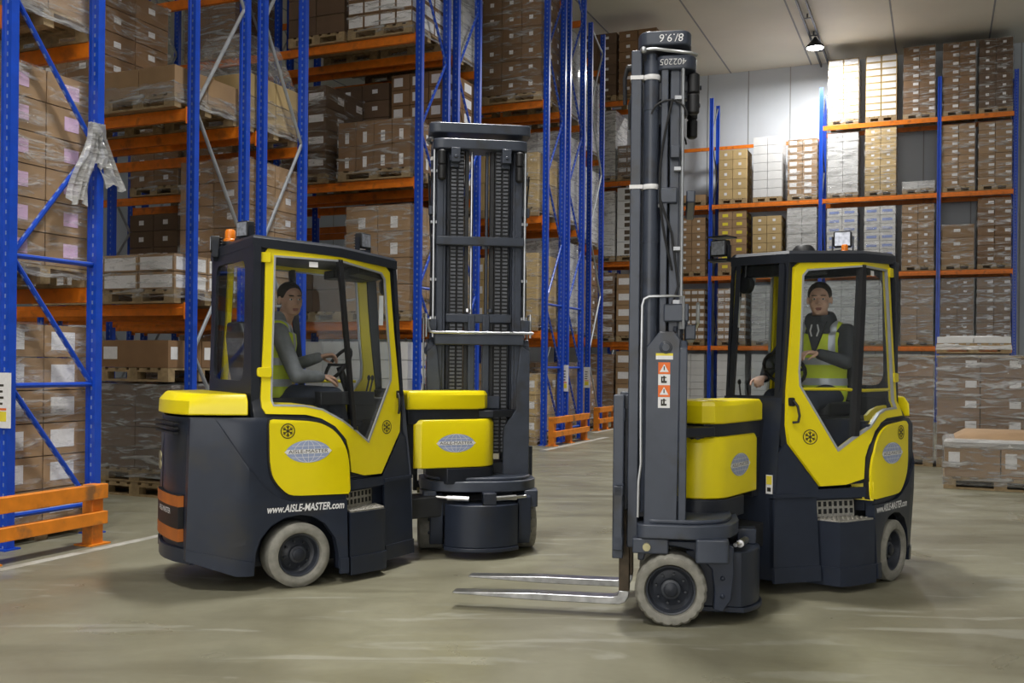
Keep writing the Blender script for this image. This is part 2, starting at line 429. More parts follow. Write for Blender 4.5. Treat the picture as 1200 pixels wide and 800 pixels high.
    # ---- yellow side panels
    for s in (1, -1):
        PAN = rounded([(-.21,1.088),(.06,1.07),(.14,1.055),(.22,1.015),(.28,.955),(.325,.87),(.345,.78),(.352,.585),(.0,.592),(-.08,.60),(-.15,.665),(-.19,.73),(-.205,.82)], .03, 2)
        mb = MB(); mb.plate([grow(PAN, .012)], s, .012, .03, yside); B(mb, 'panel_gap', 'black')  # black plate put in for the shade of the gap round the panel
        mb = MB(); mb.plate([PAN], s, .026, .03, yside)
        mb.prism([(p[0], s*p[1]) for p in [(.335,.57),(.352,.545),(.362,.30),(.345,.30)]], .577, .70)
        p = B(mb, 'side_panel', 'yellow', bevel=.006)
        emblem('globe_badge', p, lambda u, v, d, s=s: sided(s, .05, .875, .0275 + d, yside)(u, v), .155, .073)
        snowflake('snowflake_mark', p, lambda u, v, s=s: sided(s, -.09, 1.01, .0285, yside)(u, v), .046)
        vs, fs = text_polys('www.AISLE-MASTER.com', .066, .2, .0016); m = max(abs(v[0]) for v in vs)
        mb = MB(); f = sided(s, .04, .512, .0175, yside); mb.add([f(v[0]*.262/m, v[1]) for v in vs], fs)
        B(mb, 'web_address_lettering', 'white', smooth=0)
        # step plates
        mb = MB(); mb.prism([(q[0], s*q[1]) for q in [(.35,.575),(.60,.507),(.638,.478),(.662,.28),(.35,.32)]], .456, .466)
        for i in range(9):
            for j in range(7): x = .37 + i*.032; y = .34 + j*.033 + .016*(i % 2); (mb.box(x-.010, x+.010, s*y-.005, s*y+.005, .465, .472) if y < .555 - (x-.35)*.28 else None)
        B(mb, 'step_tread', 'tread')
        mb = MB(); mb.plate([[(.365,.47),(.62,.47),(.62,.585),(.365,.585)]], s, -.085, .014, yside); mb.mi = 1
        for i in range(7):
            for z in (.505, .553): x = .385 + i*.036; mb.plate([[(x-.010, z-.016), (x+.010, z-.016), (x+.010, z+.016), (x-.010, z+.016)]], s, -.0835, .003, yside, False)
        B(mb, 'kick_plate', ['tread', 'black'], smooth=0)
        wheel(root, (0, s*.585, .207), s)
    # ---- cab shell
    mb = MB()
    for s in (1, -1):
        shell = [(.36,.70),(.36,.69),(.68,.672),(.905,.945),(.915,1.08),(.905,1.3),(.835,2.185),(.30,2.222),(-.285,2.245),(-.295,1.08),(.05,1.08),(.14,1.055),(.225,1.005),(.29,.935),(.33,.85),(.345,.71)]
        mb.plate([shell, DOOR], s, -.014, .035, yside)
    top = lambda x: 2.24 - (x + .28)*.056
    ro = sym([(.845,.215),(.30,.482),(-.29,.45)])
    mb.loft([[(*p, top(p[0]) - .05) for p in ro], [(*p, top(p[0]) + .008) for p in ro], [(p[0]*.965 + .008, p[1]*.93, top(p[0]) + .03) for p in ro]])
    # windscreen frame (leans back) and rear window frame
    def quadframe(c, inner_m, th):
        """c: four corners (bottom-left, bottom-right, top-right, top-left); a frame with a rounded opening"""
        c = [Vector(p) for p in c]; n = (c[1]-c[0]).cross(c[3]-c[0]).normalized()*th
        P = lambda u, v: (c[0]*(1-u) + c[1]*u)*(1-v) + (c[3]*(1-u) + c[2]*u)*v
        hole = rounded([(inner_m[0], inner_m[2]), (1-inner_m[1], inner_m[2]), (1-inner_m[1], 1-inner_m[3]), (inner_m[0], 1-inner_m[3])], .09, 5)
        out = [(0,0),(1,0),(1,1),(0,1)]
        tr = tessellate_polygon([[Vector((*p, 0)) for p in out], [Vector((*p, 0)) for p in hole]]); fl = out + hole; k = len(fl)
        vs = [P(*p) for p in fl] + [P(*p) - n for p in fl]; fs = []
        for t in tr: fs += [tuple(t), tuple(i + k for i in t[::-1])]
        for st, l in ((0, 4), (4, len(hole))):
            for i in range(l):
                a, b = st + i, st + (i+1) % l; fs.append((a, b, b + k, a + k))
        mb.add(vs, fs); return [P(*p) - n*.5 for p in hole]
    ws = quadframe([(.91,-.207,1.22),(.91,.207,1.22),(.838,.212,2.185),(.838,-.212,2.185)], (.04,.035,.045,.05), .025)
    rw = quadframe([(-.30,.475,1.10),(-.30,-.475,1.10),(-.288,-.445,2.235),(-.288,.445,2.235)], (.10,.17,.20,.10), .025)
    mb.box(-.29, -.24, -.47, -.40, 1.09, 2.2); mb.box(-.29, -.24, .40, .47, 1.09, 2.2)
    cab = B(mb, 'cab_frame', 'frame', bevel=.008)
    for nm, pts in (('windscreen', ws), ('rear_window', rw)):
        mb = MB(); a = [p for p in pts]; d = Vector((-.006, 0, 0)); mb.loft([[p for p in a], [p + d for p in a]]); B(mb, nm, 'glass', smooth=0)
    # cab inside
    mb = MB()
    mb.prism(sym([(.90,.17),(.33,.44),(.30,.44)]), .655, .672)
    mb.prism(sym([(.30,.44),(-.26,.47)]), 1.09, 1.11)
    mb.box(.72, .86, -.17, .17, .67, 1.12); mb.box(.66, .84, -.15, .15, 1.10, 1.20)
    mb.box(-.275, -.255, -.42, .42, 1.1, 1.24)
    mb.plate([[(.50,2.07),(.76,2.05),(.76,2.13),(.50,2.13)]], 1, -.05, .2, yside); mb.plate([[(.50,2.07),(.76,2.05),(.76,2.13),(.50,2.13)]], -1, -.05, .2, yside)
    B(mb, 'cab_interior', 'black', bevel=.01)
    mb = MB()
    mb.prism(rounded([(-.17,-.22),(.26,-.21),(.26,.21),(-.17,.22)], .06), 1.11, 1.21); mb.box(-.14, .2, -.16, .16, .98, 1.11)
    mb.loft([[(x, y, z) for x, y in rounded([(xx-.05,-w),(xx+.05,-w),(xx+.05,w),(xx-.05,w)], .04)] for xx, w, z in ((-.15,.21,1.2),(-.19,.23,1.4),(-.22,.21,1.62),(-.235,.13,1.72))])
    B(mb, 'operator_seat', 'black', bevel=.015)
    mb = MB(); mb.cyl((.66,0,1.0), (.50,0,1.42), .03, .025); mb.tube([(.49+.075*math.cos(t), .15*math.sin(t), 1.44+.11*math.cos(t)) for t in [2*PI*i/20 for i in range(21)]], .013)
    mb.box(.46, .52, -.13, .13, 1.425, 1.445); B(mb, 'steering_wheel', 'black')
    mb = MB(); mb.box(.24, .64, -.30, -.16, 1.16, 1.25); mb.box(.50, .66, -.29, -.14, 1.05, 1.2)
    for y in (-.20, -.26): mb.cyl((.62,y,1.24), (.64,y,1.33), .006); mb.ell((.64,y,1.345), (.013,.013,.022), 8)
    B(mb, 'control_console', 'black', bevel=.01)
    mb = MB(); mb.lathe([(.055,-.02),(.06,-.01),(.06,.02),(.04,.035),(0,.036)], (.79,-.13,2.0), (-1,.25,-.1), 20); mb.cyl((.80,-.13,2.05), (.80,-.12,2.16), .012); B(mb, 'cab_fan', 'black')
    mb = MB(); mb.box(.70, .73, -.235, -.225, 1.72, 1.93); B(mb, 'pillar_strip', 'white')
    # ---- doors, both sides
    for s in (1, -1):
        mb = MB(); mb.plate([DOOR, GLASS], s, .004, .035, yside)
        d = B(mb, 'cab_door', 'yellow', bevel=.006)
        mb = MB(); mb.plate([grow(GLASS, .003), grow(GLASS, -.009)], s, .007, .02, yside); B(mb, 'glazing_seal', 'silver', d)
        mb = MB(); mb.plate([grow(GLASS, .002)], s, -.012, .006, yside); B(mb, 'door_glass', 'glass', d, smooth=20)
        mb = MB(); a = [(.283,2.14),(.318,2.14),(.43,1.0),(.40,1.0)]; mb.plate([a], s, .010, .045, yside); B(mb, 'door_mullion', 'black', d)
        for z in (2.125, 1.385):
            mb = MB(); mb.plate([rounded([(-.262,z-.03),(-.17,z-.035),(-.17,z+.035),(-.262,z+.03)], .015, 2)], s, .018, .03, yside, False); B(mb, 'door_hinge', 'yellow', d, bevel=.005)
        mb = MB(); f = lambda x, z, o: (x, s*(yside(x, z) + o), z)
        mb.plate([rounded([(.835,1.20),(.865,1.20),(.865,1.255),(.835,1.255)], .01, 2)], s, .02, .02, yside, False)
        mb.tube([f(.845,1.235,.02), f(.842,1.20,.045), f(.838,1.14,.05), f(.838,1.10,.04), f(.852,1.095,.015)], .009)
        B(mb, 'door_handle', 'black', d)
        snowflake('snowflake_mark', d, lambda u, v, s=s: sided(s, .73, 1.0, .0052, yside)(u, v), .046)
        mb = MB()
        if s > 0: mb.tube([f(x, 1.30 + .01*(x > .3), -.03) for x in (-.2, .0, .3, .5, .74)], .011)
        mb.plate([[(-.16,1.19),(-.02,1.185),(.12,1.165),(.22,1.13),(.22,1.03),(-.16,1.03)]], s, -.06, .02, yside)
        B(mb, 'inner_door_trim', 'yellow', d)
        mb = MB(); mb.plate([[(.09,2.08),(.15,2.08),(.15,2.115),(.09,2.115)]], s, -.008, .002, yside, False); B(mb, 'glass_sticker', 'white', d)
    # ---- roof fittings
    def worklight(c, yaw, name='work_light'):
        R = Matrix.Translation(c) @ Matrix.Rotation(yaw, 4, 'Z')
        mb = MB(); mb.prism(rounded([(-.06,-.055),(.06,-.055),(.06,.055),(-.06,.055)], .012, 2), -.03, .03, axis='x')
        for k in range(5): mb.box(-.05, -.03, -.05, .05, -.045 + k*.02, -.037 + k*.02)
        w = mb.build(name, 'black', root, bevel=.004, X=R)
        mb = MB(); mb.box(.030, .034, -.05, .05, -.046, .046); 
        mb.build('lamp_lens', 'lens', w, X=R)
        mb = MB(); mb.box(-.02, .02, -.072, -.064, -.09, .02); mb.box(-.02, .02, .064, .072, -.09, .02); mb.box(-.02, .02, -.072, .072, -.095, -.087)
        mb.build('lamp_bracket', 'frame', w, X=R)
    for e in extras:
        if e[0] == 'light': worklight(Vector(e[1]), e[2])
        elif e[0] == 'dome':
            mb = MB(); mb.lathe([(.075,0),(.072,.025),(.05,.05),(0,.06)], e[1], (0,0,1), 20); B(mb, 'antenna_dome', 'black')
        elif e[0] == 'beacon':
            c = Vector(e[1]); k = e[2]; mb = MB()
            mb.lathe([(.05*k,0),(.05*k,.02*k),(.04*k,.03*k),(.04*k,.085*k),(.03*k,.10*k),(0,.105*k)], c, (0,0,1), 20); b = B(mb, 'warning_beacon', 'amber')
            mb = MB(); mb.lathe([(.06*k,-.015),(.06*k,.004),(0,.004)], c, (0,0,1), 20); mb.build('beacon_base', 'black', b)
        elif e[0] == 'bracket':
            a, b = e[1], e[2]; mb = MB(); mb.box(a[0], b[0], a[1], b[1], a[2], b[2]); B(mb, 'light_bracket', 'frame')
    # ---- neck: drawbar, dark base, yellow housing and cap in front of the cab
    mb = MB(); mb.prism([(.9,-.13),(1.72,-.1),(1.72,.1),(.9,.13)], .30, .455); B(mb, 'drawbar', 'dark', bevel=.01)
    HP = [(1.765,.03),(1.75,.09),(1.71,.145),(1.65,.185),(1.575,.205)]
    mb = MB(); mb.prism(sym(HP + [(1.30,.165)]), .545, .665); mb.prism(sym([(1.66,.10),(1.56,.155),(1.0,.10)]), 1.0, 1.12)
    mb.box(.90, 1.06, -.085, .085, .62, 1.12)
    B(mb, 'housing_base', 'frame', bevel=.006)
    mb = MB(); a = sym(HP + [(1.10,.135),(1.055,.10)])
    sh = lambda k: [(1.40 + (p[0]-1.40)*k, p[1]*k) for p in a]
    mb.loft([[(*p, .67) for p in a], [(*p, 1.0) for p in a], [(*p, 1.032) for p in sh(.95)]])
    hs = B(mb, 'front_housing', 'yellow', bevel=.008, seg=2, smooth=24)
    nrm = math.hypot(.475, .07)
    for s in (1, -1):
        def fe_(u, v, d, s=s):
            x = 1.37 - s*u*.99; return (x - .148*d, s*(.135 + (x - 1.10)*.1474 + .0015 + d), .855 + v)
        emblem('globe_badge', hs, fe_, .15, .07)
    mb = MB(); a = sym([(1.70,.04),(1.685,.10),(1.63,.155),(1.55,.178),(1.12,.125),(.99,.115)])
    b = [(1.33 + (p[0]-1.33)*.96, p[1]*.9) for p in a]
    mb.loft([[(*p, 1.108) for p in a], [(*p, 1.215) for p in a], [(*p, 1.246) for p in b]])
    B(mb, 'housing_cap', 'yellow', bevel=.010, seg=2, smooth=24)
    mb = MB(); mb.box(.98, .986, .14, .185, .64, .76); mb.mi = 1; mb.box(.984, .9875, .144, .181, .70, .755); mb.mi = 2; mb.box(.985, .989, .15, .175, .655, .68)
    mb.mi = 1; mb.box(.992, .9975, -.02, .02, .38, .42); mb.mi = 0; mb.box(.992, .9975, -.02, .02, .42, .445)
    B(mb, 'service_sticker', ['white', 'labely', 'ink'], smooth=0)
    # ================= the steered front end
    F = Matrix.Translation((px, 0, 0)) @ Matrix.Rotation(artic, 4, 'Z')
    G = lambda mb, name, m, p=root, **k: mb.build(name, m, p, X=F, **k)
    mb = MB()
    pl = rounded(sym([(.28,.45),(-.06,.45),(-.23,.36),(-.30,.16)]), .06)
    mb.prism(pl, .485, .565); mb.prism(rounded(sym([(.24,.41),(-.05,.41),(-.2,.33),(-.26,.15)]), .06), .565, .59)
    mb.box(.10, .30, -.44, .44, .40, .485)
    for s in (1, -1): mb.prism(rounded([(-.23,s*.44),(-.05,s*.46),(-.05,s*.40),(-.23,s*.33)], .02), .36, .49)
    G(mb, 'chassis_plate', 'mast', bevel=.008)
    mb = MB()
    mb.prism([(.0,.275)] + arc(-.06, 0, .37, 132, 228, 16) + [(.0,-.275)], .085, .40)
    mb.prism([(.0,.282)] + arc(-.06, 0, .385, 133, 227, 16) + [(.0,-.282)], .055, .085)
    mb.cyl((-.40,-.06,.44), (-.34,-.06,.44), .035); mb.box(-.41, -.30, -.1, .0, .40, .49)
    G(mb, 'drive_drum', 'body', bevel=.006)
    for s in (1, -1):
        mb = MB(); mb.cyl((-.30,s*.26,.445), (-.34,s*.10,.44), .022); mb.cyl((-.27,s*.34,.45), (-.305,s*.24,.445), .012); G(mb, 'steering_cylinder', 'steel')
        mb = MB(); mb.cyl((.22,s*.40,.44), (.22,s*.462,.44), .022); G(mb, 'brass_plug', 'brass')
    for s in (1, -1):
        mb = MB()
        fe = [(.14,.44),(.06,.435),(-.035,.42),(-.14,.315),(-.155,.19),(-.15,.09),(-.205,.08),(-.25,.15),(-.265,.30),(-.26,.44),(-.2,.47),(.12,.47)]
        mb.prism([(x, z) for x, z in fe], s*.285, s*.385, axis='y')
        mb.prism([(.27,.45),(.27,.36),(.235,.36),(.22,.43),(.1,.44)], s*.25, s*.43, axis='y')
        for z in (.17, .27): mb.cyl((-.20,s*.38,z), (-.20,s*.398,z), .014, n=8)
        G(mb, 'fender', 'body', bevel=.008)
        w = wheel(root, (.085, s*.455, .2), s, X=F, notch=True)
    mb = MB(); mb.cyl((.085,-.28,.2), (.085,.28,.2), .05); mb.box(.02, .15, -.25, .25, .14, .3); G(mb, 'front_axle', 'dark')
    mb = MB(); mb.prism([(-.16,.10),(-.10,.14),(.08,.36),(.2,.36),(.2,-.36),(.08,-.36),(-.10,-.14),(-.16,-.10)], 1.04, 1.095); mb.cyl((-.06,0,.59), (-.06,0,1.08), .09)
    G(mb, 'pivot_arm', 'frame', bevel=.006)
    # ---- mast
    for s in (1, -1):
        mb = MB()
        mb.prism([(.24,.56),(.055,.56),(.045,1.60),(.08,1.645),(.16,1.645),(.235,1.555)], s*.29, s*.405, axis='y')
        mb.prism([(s*.405,.565),(s*.405,1.55),(s*.33,1.60),(s*.30,1.3),(s*.30,1.1),(s*.20,.95),(s*.2,.565)], .005, .05, axis='x')
        mb.cyl((.125,s*.40,1.555), (.125,s*.412,1.555), .036, n=24); mb.cyl((.125,s*.40,1.555), (.125,s*.42,1.555), .027, n=24)
        for x in (.075, .19): mb.cyl((x,s*.35,1.64), (x,s*.35,1.675), .012, n=8)
        p = G(mb, 'mast_column', 'mast', bevel=.006)
        # labels on the outer face of the column
        mb = MB(); Y = s*.4068
        def rect(x0, x1, z0, z1, m, y=Y): mb.mi = m; mb.poly([(x0,y,z0),(x1,y,z0),(x1,y,z1),(x0,y,z1)])
        for k in range(2):
            z = 1.405 - k*.128
            rect(.10,.166,z,z+.066,0); rect(.10,.166,z-.062,z-.001,1)
            mb.mi = 1; mb.poly([(.108,Y+s*.001,z+.012),(.158,Y+s*.001,z+.012),(.133,Y+s*.001,z+.056)])
            mb.mi = 2; mb.poly([(.130,Y+s*.002,z+.022),(.136,Y+s*.002,z+.022),(.136,Y+s*.002,z+.044),(.130,Y+s*.002,z+.044)])
            for q in ((.118,-.05,.030,.012),(.128,-.04,.010,.03),(.142,-.048,.008,.034),(.12,-.022,.03,.006)): mb.poly([(q[0],Y+s*.001,z+q[1]),(q[0]+q[2],Y+s*.001,z+q[1]),(q[0]+q[2],Y+s*.001,z+q[1]+q[3]),(q[0],Y+s*.001,z+q[1]+q[3])])
        rect(.085,.18,1.487,1.508,1); rect(.085,.18,1.508,1.522,3)
        G(mb, 'warning_labels', ['warn', 'white', 'ink', 'labely'], p, smooth=0)
        # rails
        mb = MB(); mb.box(.275, .335, s*.285, s*.37, .42, 3.24); mb.box(.30, .325, s*.24, s*.285, .42, 3.24); G(mb, 'outer_mast_rail', 'mast', bevel=.006)
        mb = MB(); mb.box(.125, .165, s*.255, s*.36, .60, 3.20); mb.box(.135, .15, s*.225, s*.255, .60, 3.2); G(mb, 'inner_mast_rail', 'mast', bevel=.005)
        mb = MB(); mb.box(.06, .115, s*.265, s*.34, .60, 3.16); mb.box(.045, .065, s*.285, s*.335, 1.1, 3.16); G(mb, 'rear_mast_rail', 'mast', bevel=.005)
        mb = MB(); mb.cyl((.22,s*.335,.62), (.22,s*.335,3.18), .043, n=20); mb.cyl((.22,s*.335,3.16), (.22,s*.335,3.22), .03)
        for z in (1.0, 1.85, 2.15, 2.9): mb.cyl((.22,s*.335,z), (.22,s*.335,z+.012), .046, n=20)
        c = G(mb, 'lift_cylinder', 'mast')
        for z in (3.085, 2.465):
            mb = MB(); mb.lathe([(.0475,-.014),(.0495,-.008),(.0495,.008),(.0475,.014)], (.22,s*.335,z), (0,0,1), 20); mb.box(.265, .34, s*.30, s*.374, z-.011, z+.011); G(mb, 'white_strap', 'white', c)
        for j, y in enumerate((.205, .148)):
            mb = MB()
            mb.box(.072, .12, s*(y-.027), s*(y+.027), .75, 3.15); mb.mi = 1
            for k in range(82): mb.box(.052, .078, s*(y-.019), s*(y+.019), .76 + k*.029, .777 + k*.029)
            G(mb, 'lift_chain', ['black', 'links'], smooth=0)
        mb = MB(); mb.box(.06, .13, s*.085, s*.115, .65, 3.15); G(mb, 'centre_rail', 'dark', bevel=.003)
        mb = MB(); mb.cyl((.045,s*.36,1.66), (.045,s*.36,3.16), .011, n=10); G(mb, 'guide_rod', 'chrome')
        mb = MB(); mb.cyl((.09,s*.06,.70), (.09,s*.06,1.78), .03); mb.cyl((.09,s*.06,1.78), (.09,s*.06,3.14), .012); mb.lathe([(.02,0),(.02,.025),(0,.026)], (.05,s*.09,1.86), (0,0,1), 10)
        G(mb, 'free_lift_ram', 'steel' if s > 0 else 'mast')
        mb = MB(); mb.cyl((.20,s*.25,3.02), (.20,s*.31,3.02), .06, n=20); mb.box(.02, .07, s*.17, s*.235, 2.99, 3.16); mb.cyl((.03,s*.16,3.06), (.03,s*.245,3.06), .03)
        G(mb, 'chain_sheave', 'mast', bevel=.004)
        mb = MB(); mb.cyl((.30,s*.30,3.16), (.36,s*.30,3.16), .02); mb.tube([(.36,s*.3,3.16),(.375,s*.3,3.1),(.372,s*.3,2.95)], .012); G(mb, 'hose_fitting', 'black')
        mb = MB(); mb.box(-.05, .02, s*.165, s*.235, 3.02, 3.13); mb.cyl((-.05,s*.2,3.06), (-.062,s*.2,3.06), .014, n=8); G(mb, 'chain_lug', 'mast', bevel=.004)
        for z in (1.8, 2.1, 2.55, 2.95):
            mb = MB(); mb.box(.05, .09, s*.335, s*.385, z, z+.022); G(mb, 'hose_clip', 'silver', bevel=.002)
        mb = MB(); mb.box(.06, .11, s*.335, s*.40, 2.62, 2.69); G(mb, 'junction_box', 'mast', bevel=.004)
        for q in ((-.015,.305,3.055,.033),(-.015,.305,2.94,.033)):
            mb = MB(); mb.lathe([(.02,-.06),(q[3],-.05),(q[3],.05),(.02,.06)], (q[0],s*q[1],q[2]), (0,0,1), 16); G(mb, 'hose_reel', 'black', bevel=.004)
        # dangling hose loops in the mast
        mb = MB(); mb.tube([(.10 + .07*math.sin(t*1.4), s*(.40 - .02*t), 2.95 - t*.42) for t in [i*.12 for i in range(20)]], .007)
        mb.tube([(.12 - .10*math.cos(t), s*.375, 2.86 + .09*math.sin(t)) for t in [i*.3 for i in range(11)]], .006)
        mb.tube([(.17,s*.372,2.4),(.10,s*.378,2.2),(.06,s*.374,1.9),(.12,s*.378,1.7)], .007)
        G(mb, 'hydraulic_hose', 'black')
    mb = MB(); mb.box(-.03, .02, -.345, .345, 2.375, 2.445); mb.box(.0, .06, -.39, .39, 2.375, 2.44) if False else None
    mb.box(.07, .18, .335, .37, 2.37, 2.46); mb.box(.07, .18, -.37, -.335, 2.37, 2.46); G(mb, 'upper_crossbar', 'mast', bevel=.008)
    mb = MB(); mb.box(-.04, .02, -.35, .35, 1.60, 1.685); mb.box(.04, .10, -.26, .26, 1.775, 1.845); mb.box(.0, .14, .33, .40, 1.70, 1.80); mb.box(.0, .14, -.40, -.33, 1.70, 1.80)
    mb.box(.03, .08, .03, .085, 1.0, 1.84); mb.box(.03, .08, -.085, -.03, 1.0, 1.84); mb.box(.02, .09, -.17, .1, 1.10, 1.2)
    G(mb, 'middle_crossbar', 'mast', bevel=.008)
    mb = MB(); mb.box(.04, .30, -.3, .3, .58, .68); G(mb, 'lower_crossbar', 'frame', bevel=.008)
    mb = MB(); mb.tube([(-.05,.38,1.80),(-.05,.40,1.79),(-.05,.40,1.74),(-.05,.385,1.70),(-.05,.36,1.695)] + [(-.05,y,1.695) for y in (.2,0,-.2,-.42)], .011); G(mb, 'rear_handrail', 'chrome')
    for s in (1, -1):
        mb = MB(); mb.tube([(.03,s*.41,1.66),(.03,s*.41,1.84),(.10,s*.42,1.842),(.22,s*.42,1.84),(.248,s*.42,1.825),(.258,s*.42,1.79),(.262,s*.42,1.3),(.258,s*.42,.9),(.27,s*.42,.8),(.272,s*.42,.6)], .0085); G(mb, 'side_handrail', 'chrome')
    # crossheads with chalk marks
    def head(z0, z1, x0, x1, w):
        mb = MB(); c = (x0+x1)/2; h = (x1-x0)/2
        q = rounded([(x0,-w+.06),(x0+.03,-w),(x1-.03,-w),(x1,-w+.08),(x1,w-.08),(x1-.03,w),(x0+.03,w),(x0,w-.06)], .05, 4)
        mb.prism(q, z0, z1); return mb
    o1 = G(head(3.255, 3.335, .0, .30, .40), 'mast_crosshead', 'mast', bevel=.008)
    o2 = G(head(3.125, 3.205, -.03, .21, .372), 'mast_crosshead', 'mast', bevel=.008)
    mb = MB(); mb.tube([(.27,.385,3.235),(.2,.412,3.23),(.0,.405,3.20),(-.03,.38,3.195)], .01); mb.ell((.265,.39,3.232), (.022,.022,.022), 10); G(mb, 'hose_pipe', 'chrome')
    for txt, x, z, p, Y, sz in (('8/.9.6', .11, 3.295, o1, .4012, .062), ('402205', .10, 3.168, o2, .3732, .05)):
        vs, fs = text_polys(txt, sz, .1)
        mb = MB(); mb.add([(x + v[0], Y, z - v[1]) for v in vs], fs); G(mb, 'chalk_marks', 'white', p, smooth=0)
    # ---- fork carriage and forks
    mb = MB()
    for s in (1, -1):
        mb.box(.355, .415, s*.26, s*.405, .36, 1.285)
        mb.prism([(.36,1.28),(.285,1.29),(.285,.80),(.30,.66),(.36,.60)], s*.21, s*.27, axis='y')
    mb.box(.35, .40, -.40, .40, 1.13, 1.21); mb.box(.352, .408, -.49, .49, .72, .78); mb.box(.352, .408, -.49, .49, .42, .50)
    for s in (1, -1): mb.box(.354, .406, min(s*.455, s*.49), max(s*.455, s*.49), .42, .78)
    for y in (-.06, .06): mb.box(.35, .40, y-.03, y+.03, .5, 1.13)
    G(mb, 'fork_carriage', 'mast', bevel=.006)
    for s in (1, -1):
        mb = MB(); y0, y1 = s*.23 - .05, s*.23 + .05
        mb.prism([(.345,.085),(.38,.07),(.9,.072),(1.36,.088),(1.37,.093),(1.36,.098),(.9,.112),(.42,.112),(.392,.122),(.382,.15),(.322,.15),(.326,.12)], y0, y1, axis='y')
        fk = G(mb, 'fork', 'fork', bevel=.004)
        mb = MB(); mb.prism([(.385,.62),(.325,.62),(.322,.15),(.382,.15)], y0, y1, axis='y'); G(mb, 'fork_shank', 'rust', fk, bevel=.004)
    return root
# ------------------------------------------------------------------ people
def cap(mb, p, q, r0, r1=None, n=14):
    r1 = r0 if r1 is None else r1
    mb.cyl(p, q, r0, r1, n); mb.ell(p, r0, n); mb.ell(q, r1, n)

def remesh(mb, voxel, it=3):
    """fuse overlapping volumes into one continuous skin"""
    bm = mb.bm; bmesh.ops.recalc_face_normals(bm, faces=bm.faces[:])
    me = bpy.data.meshes.new('fuse'); bm.to_mesh(me); bm.free()
    o = bpy.data.objects.new('fuse', me); COL.objects.link(o)
    m = o.modifiers.new('r', 'REMESH'); m.mode = 'VOXEL'; m.voxel_size = voxel; m.use_smooth_shade = True
    s = o.modifiers.new('s', 'SMOOTH'); s.factor = .5; s.iterations = it
    r = bpy.data.meshes.new_from_object(o.evaluated_get(bpy.context.evaluated_depsgraph_get()))
    bpy.data.objects.remove(o); bpy.data.meshes.remove(me)
    out = MB(); out.bm.from_mesh(r); bpy.data.meshes.remove(r)
    return out

def slab(src, cuts, puff):
    """a strip of a garment: keep what lies on the positive side of every (point, normal) cut"""
    out = MB(); out.bm = src.bm.copy()
    for v in out.bm.verts: v.co += v.normal*puff
    for co, no in cuts:
        g = out.bm.verts[:]+out.bm.edges[:]+out.bm.faces[:]
        bmesh.ops.bisect_plane(out.bm, geom=g, plane_co=co, plane_no=no, clear_inner=True)
    return out

def hand(mb, w, d, n, side, curl):
    """wrist point w, finger direction d, palm faces n; thumb on the side given"""
    w, d = Vector(w), Vector(d).normalized(); n = Vector(n); n = (n - d*n.dot(d)).normalized(); s = d.cross(n)*side
    R = Matrix((d, s, n)).transposed()
    mb.ell(w + d*.048, (.05, .040, .017), 14, R); mb.ell(w + d*.075 + n*.003, (.02, .041, .015), 12, R)
    for k, (o, L) in enumerate(((.030,.072),(.011,.082),(-.010,.077),(-.029,.060))):
        p = w + d*.085 + s*o; a = .25
        for seg, f in enumerate((.45,.32,.26)):
            a += curl*(.55, .75, .6)[seg]
            q = p + (d*math.cos(a) + n*math.sin(a))*L*f
            cap(mb, p, q, .0098 - .0010*seg, .0092 - .0010*seg, 8); p = q
    p = w + d*.03 + s*.034
    for v, L, r in ((d*.55 + s*.7 + n*.35, .042, .0125), (d*.8 + s*.15 + n*.55, .034, .011), (d*.7 - s*.2 + n*.6, .026, .0095)):
        q = p + v.normalized()*L; cap(mb, p, q, r, r*.93, 8); p = q

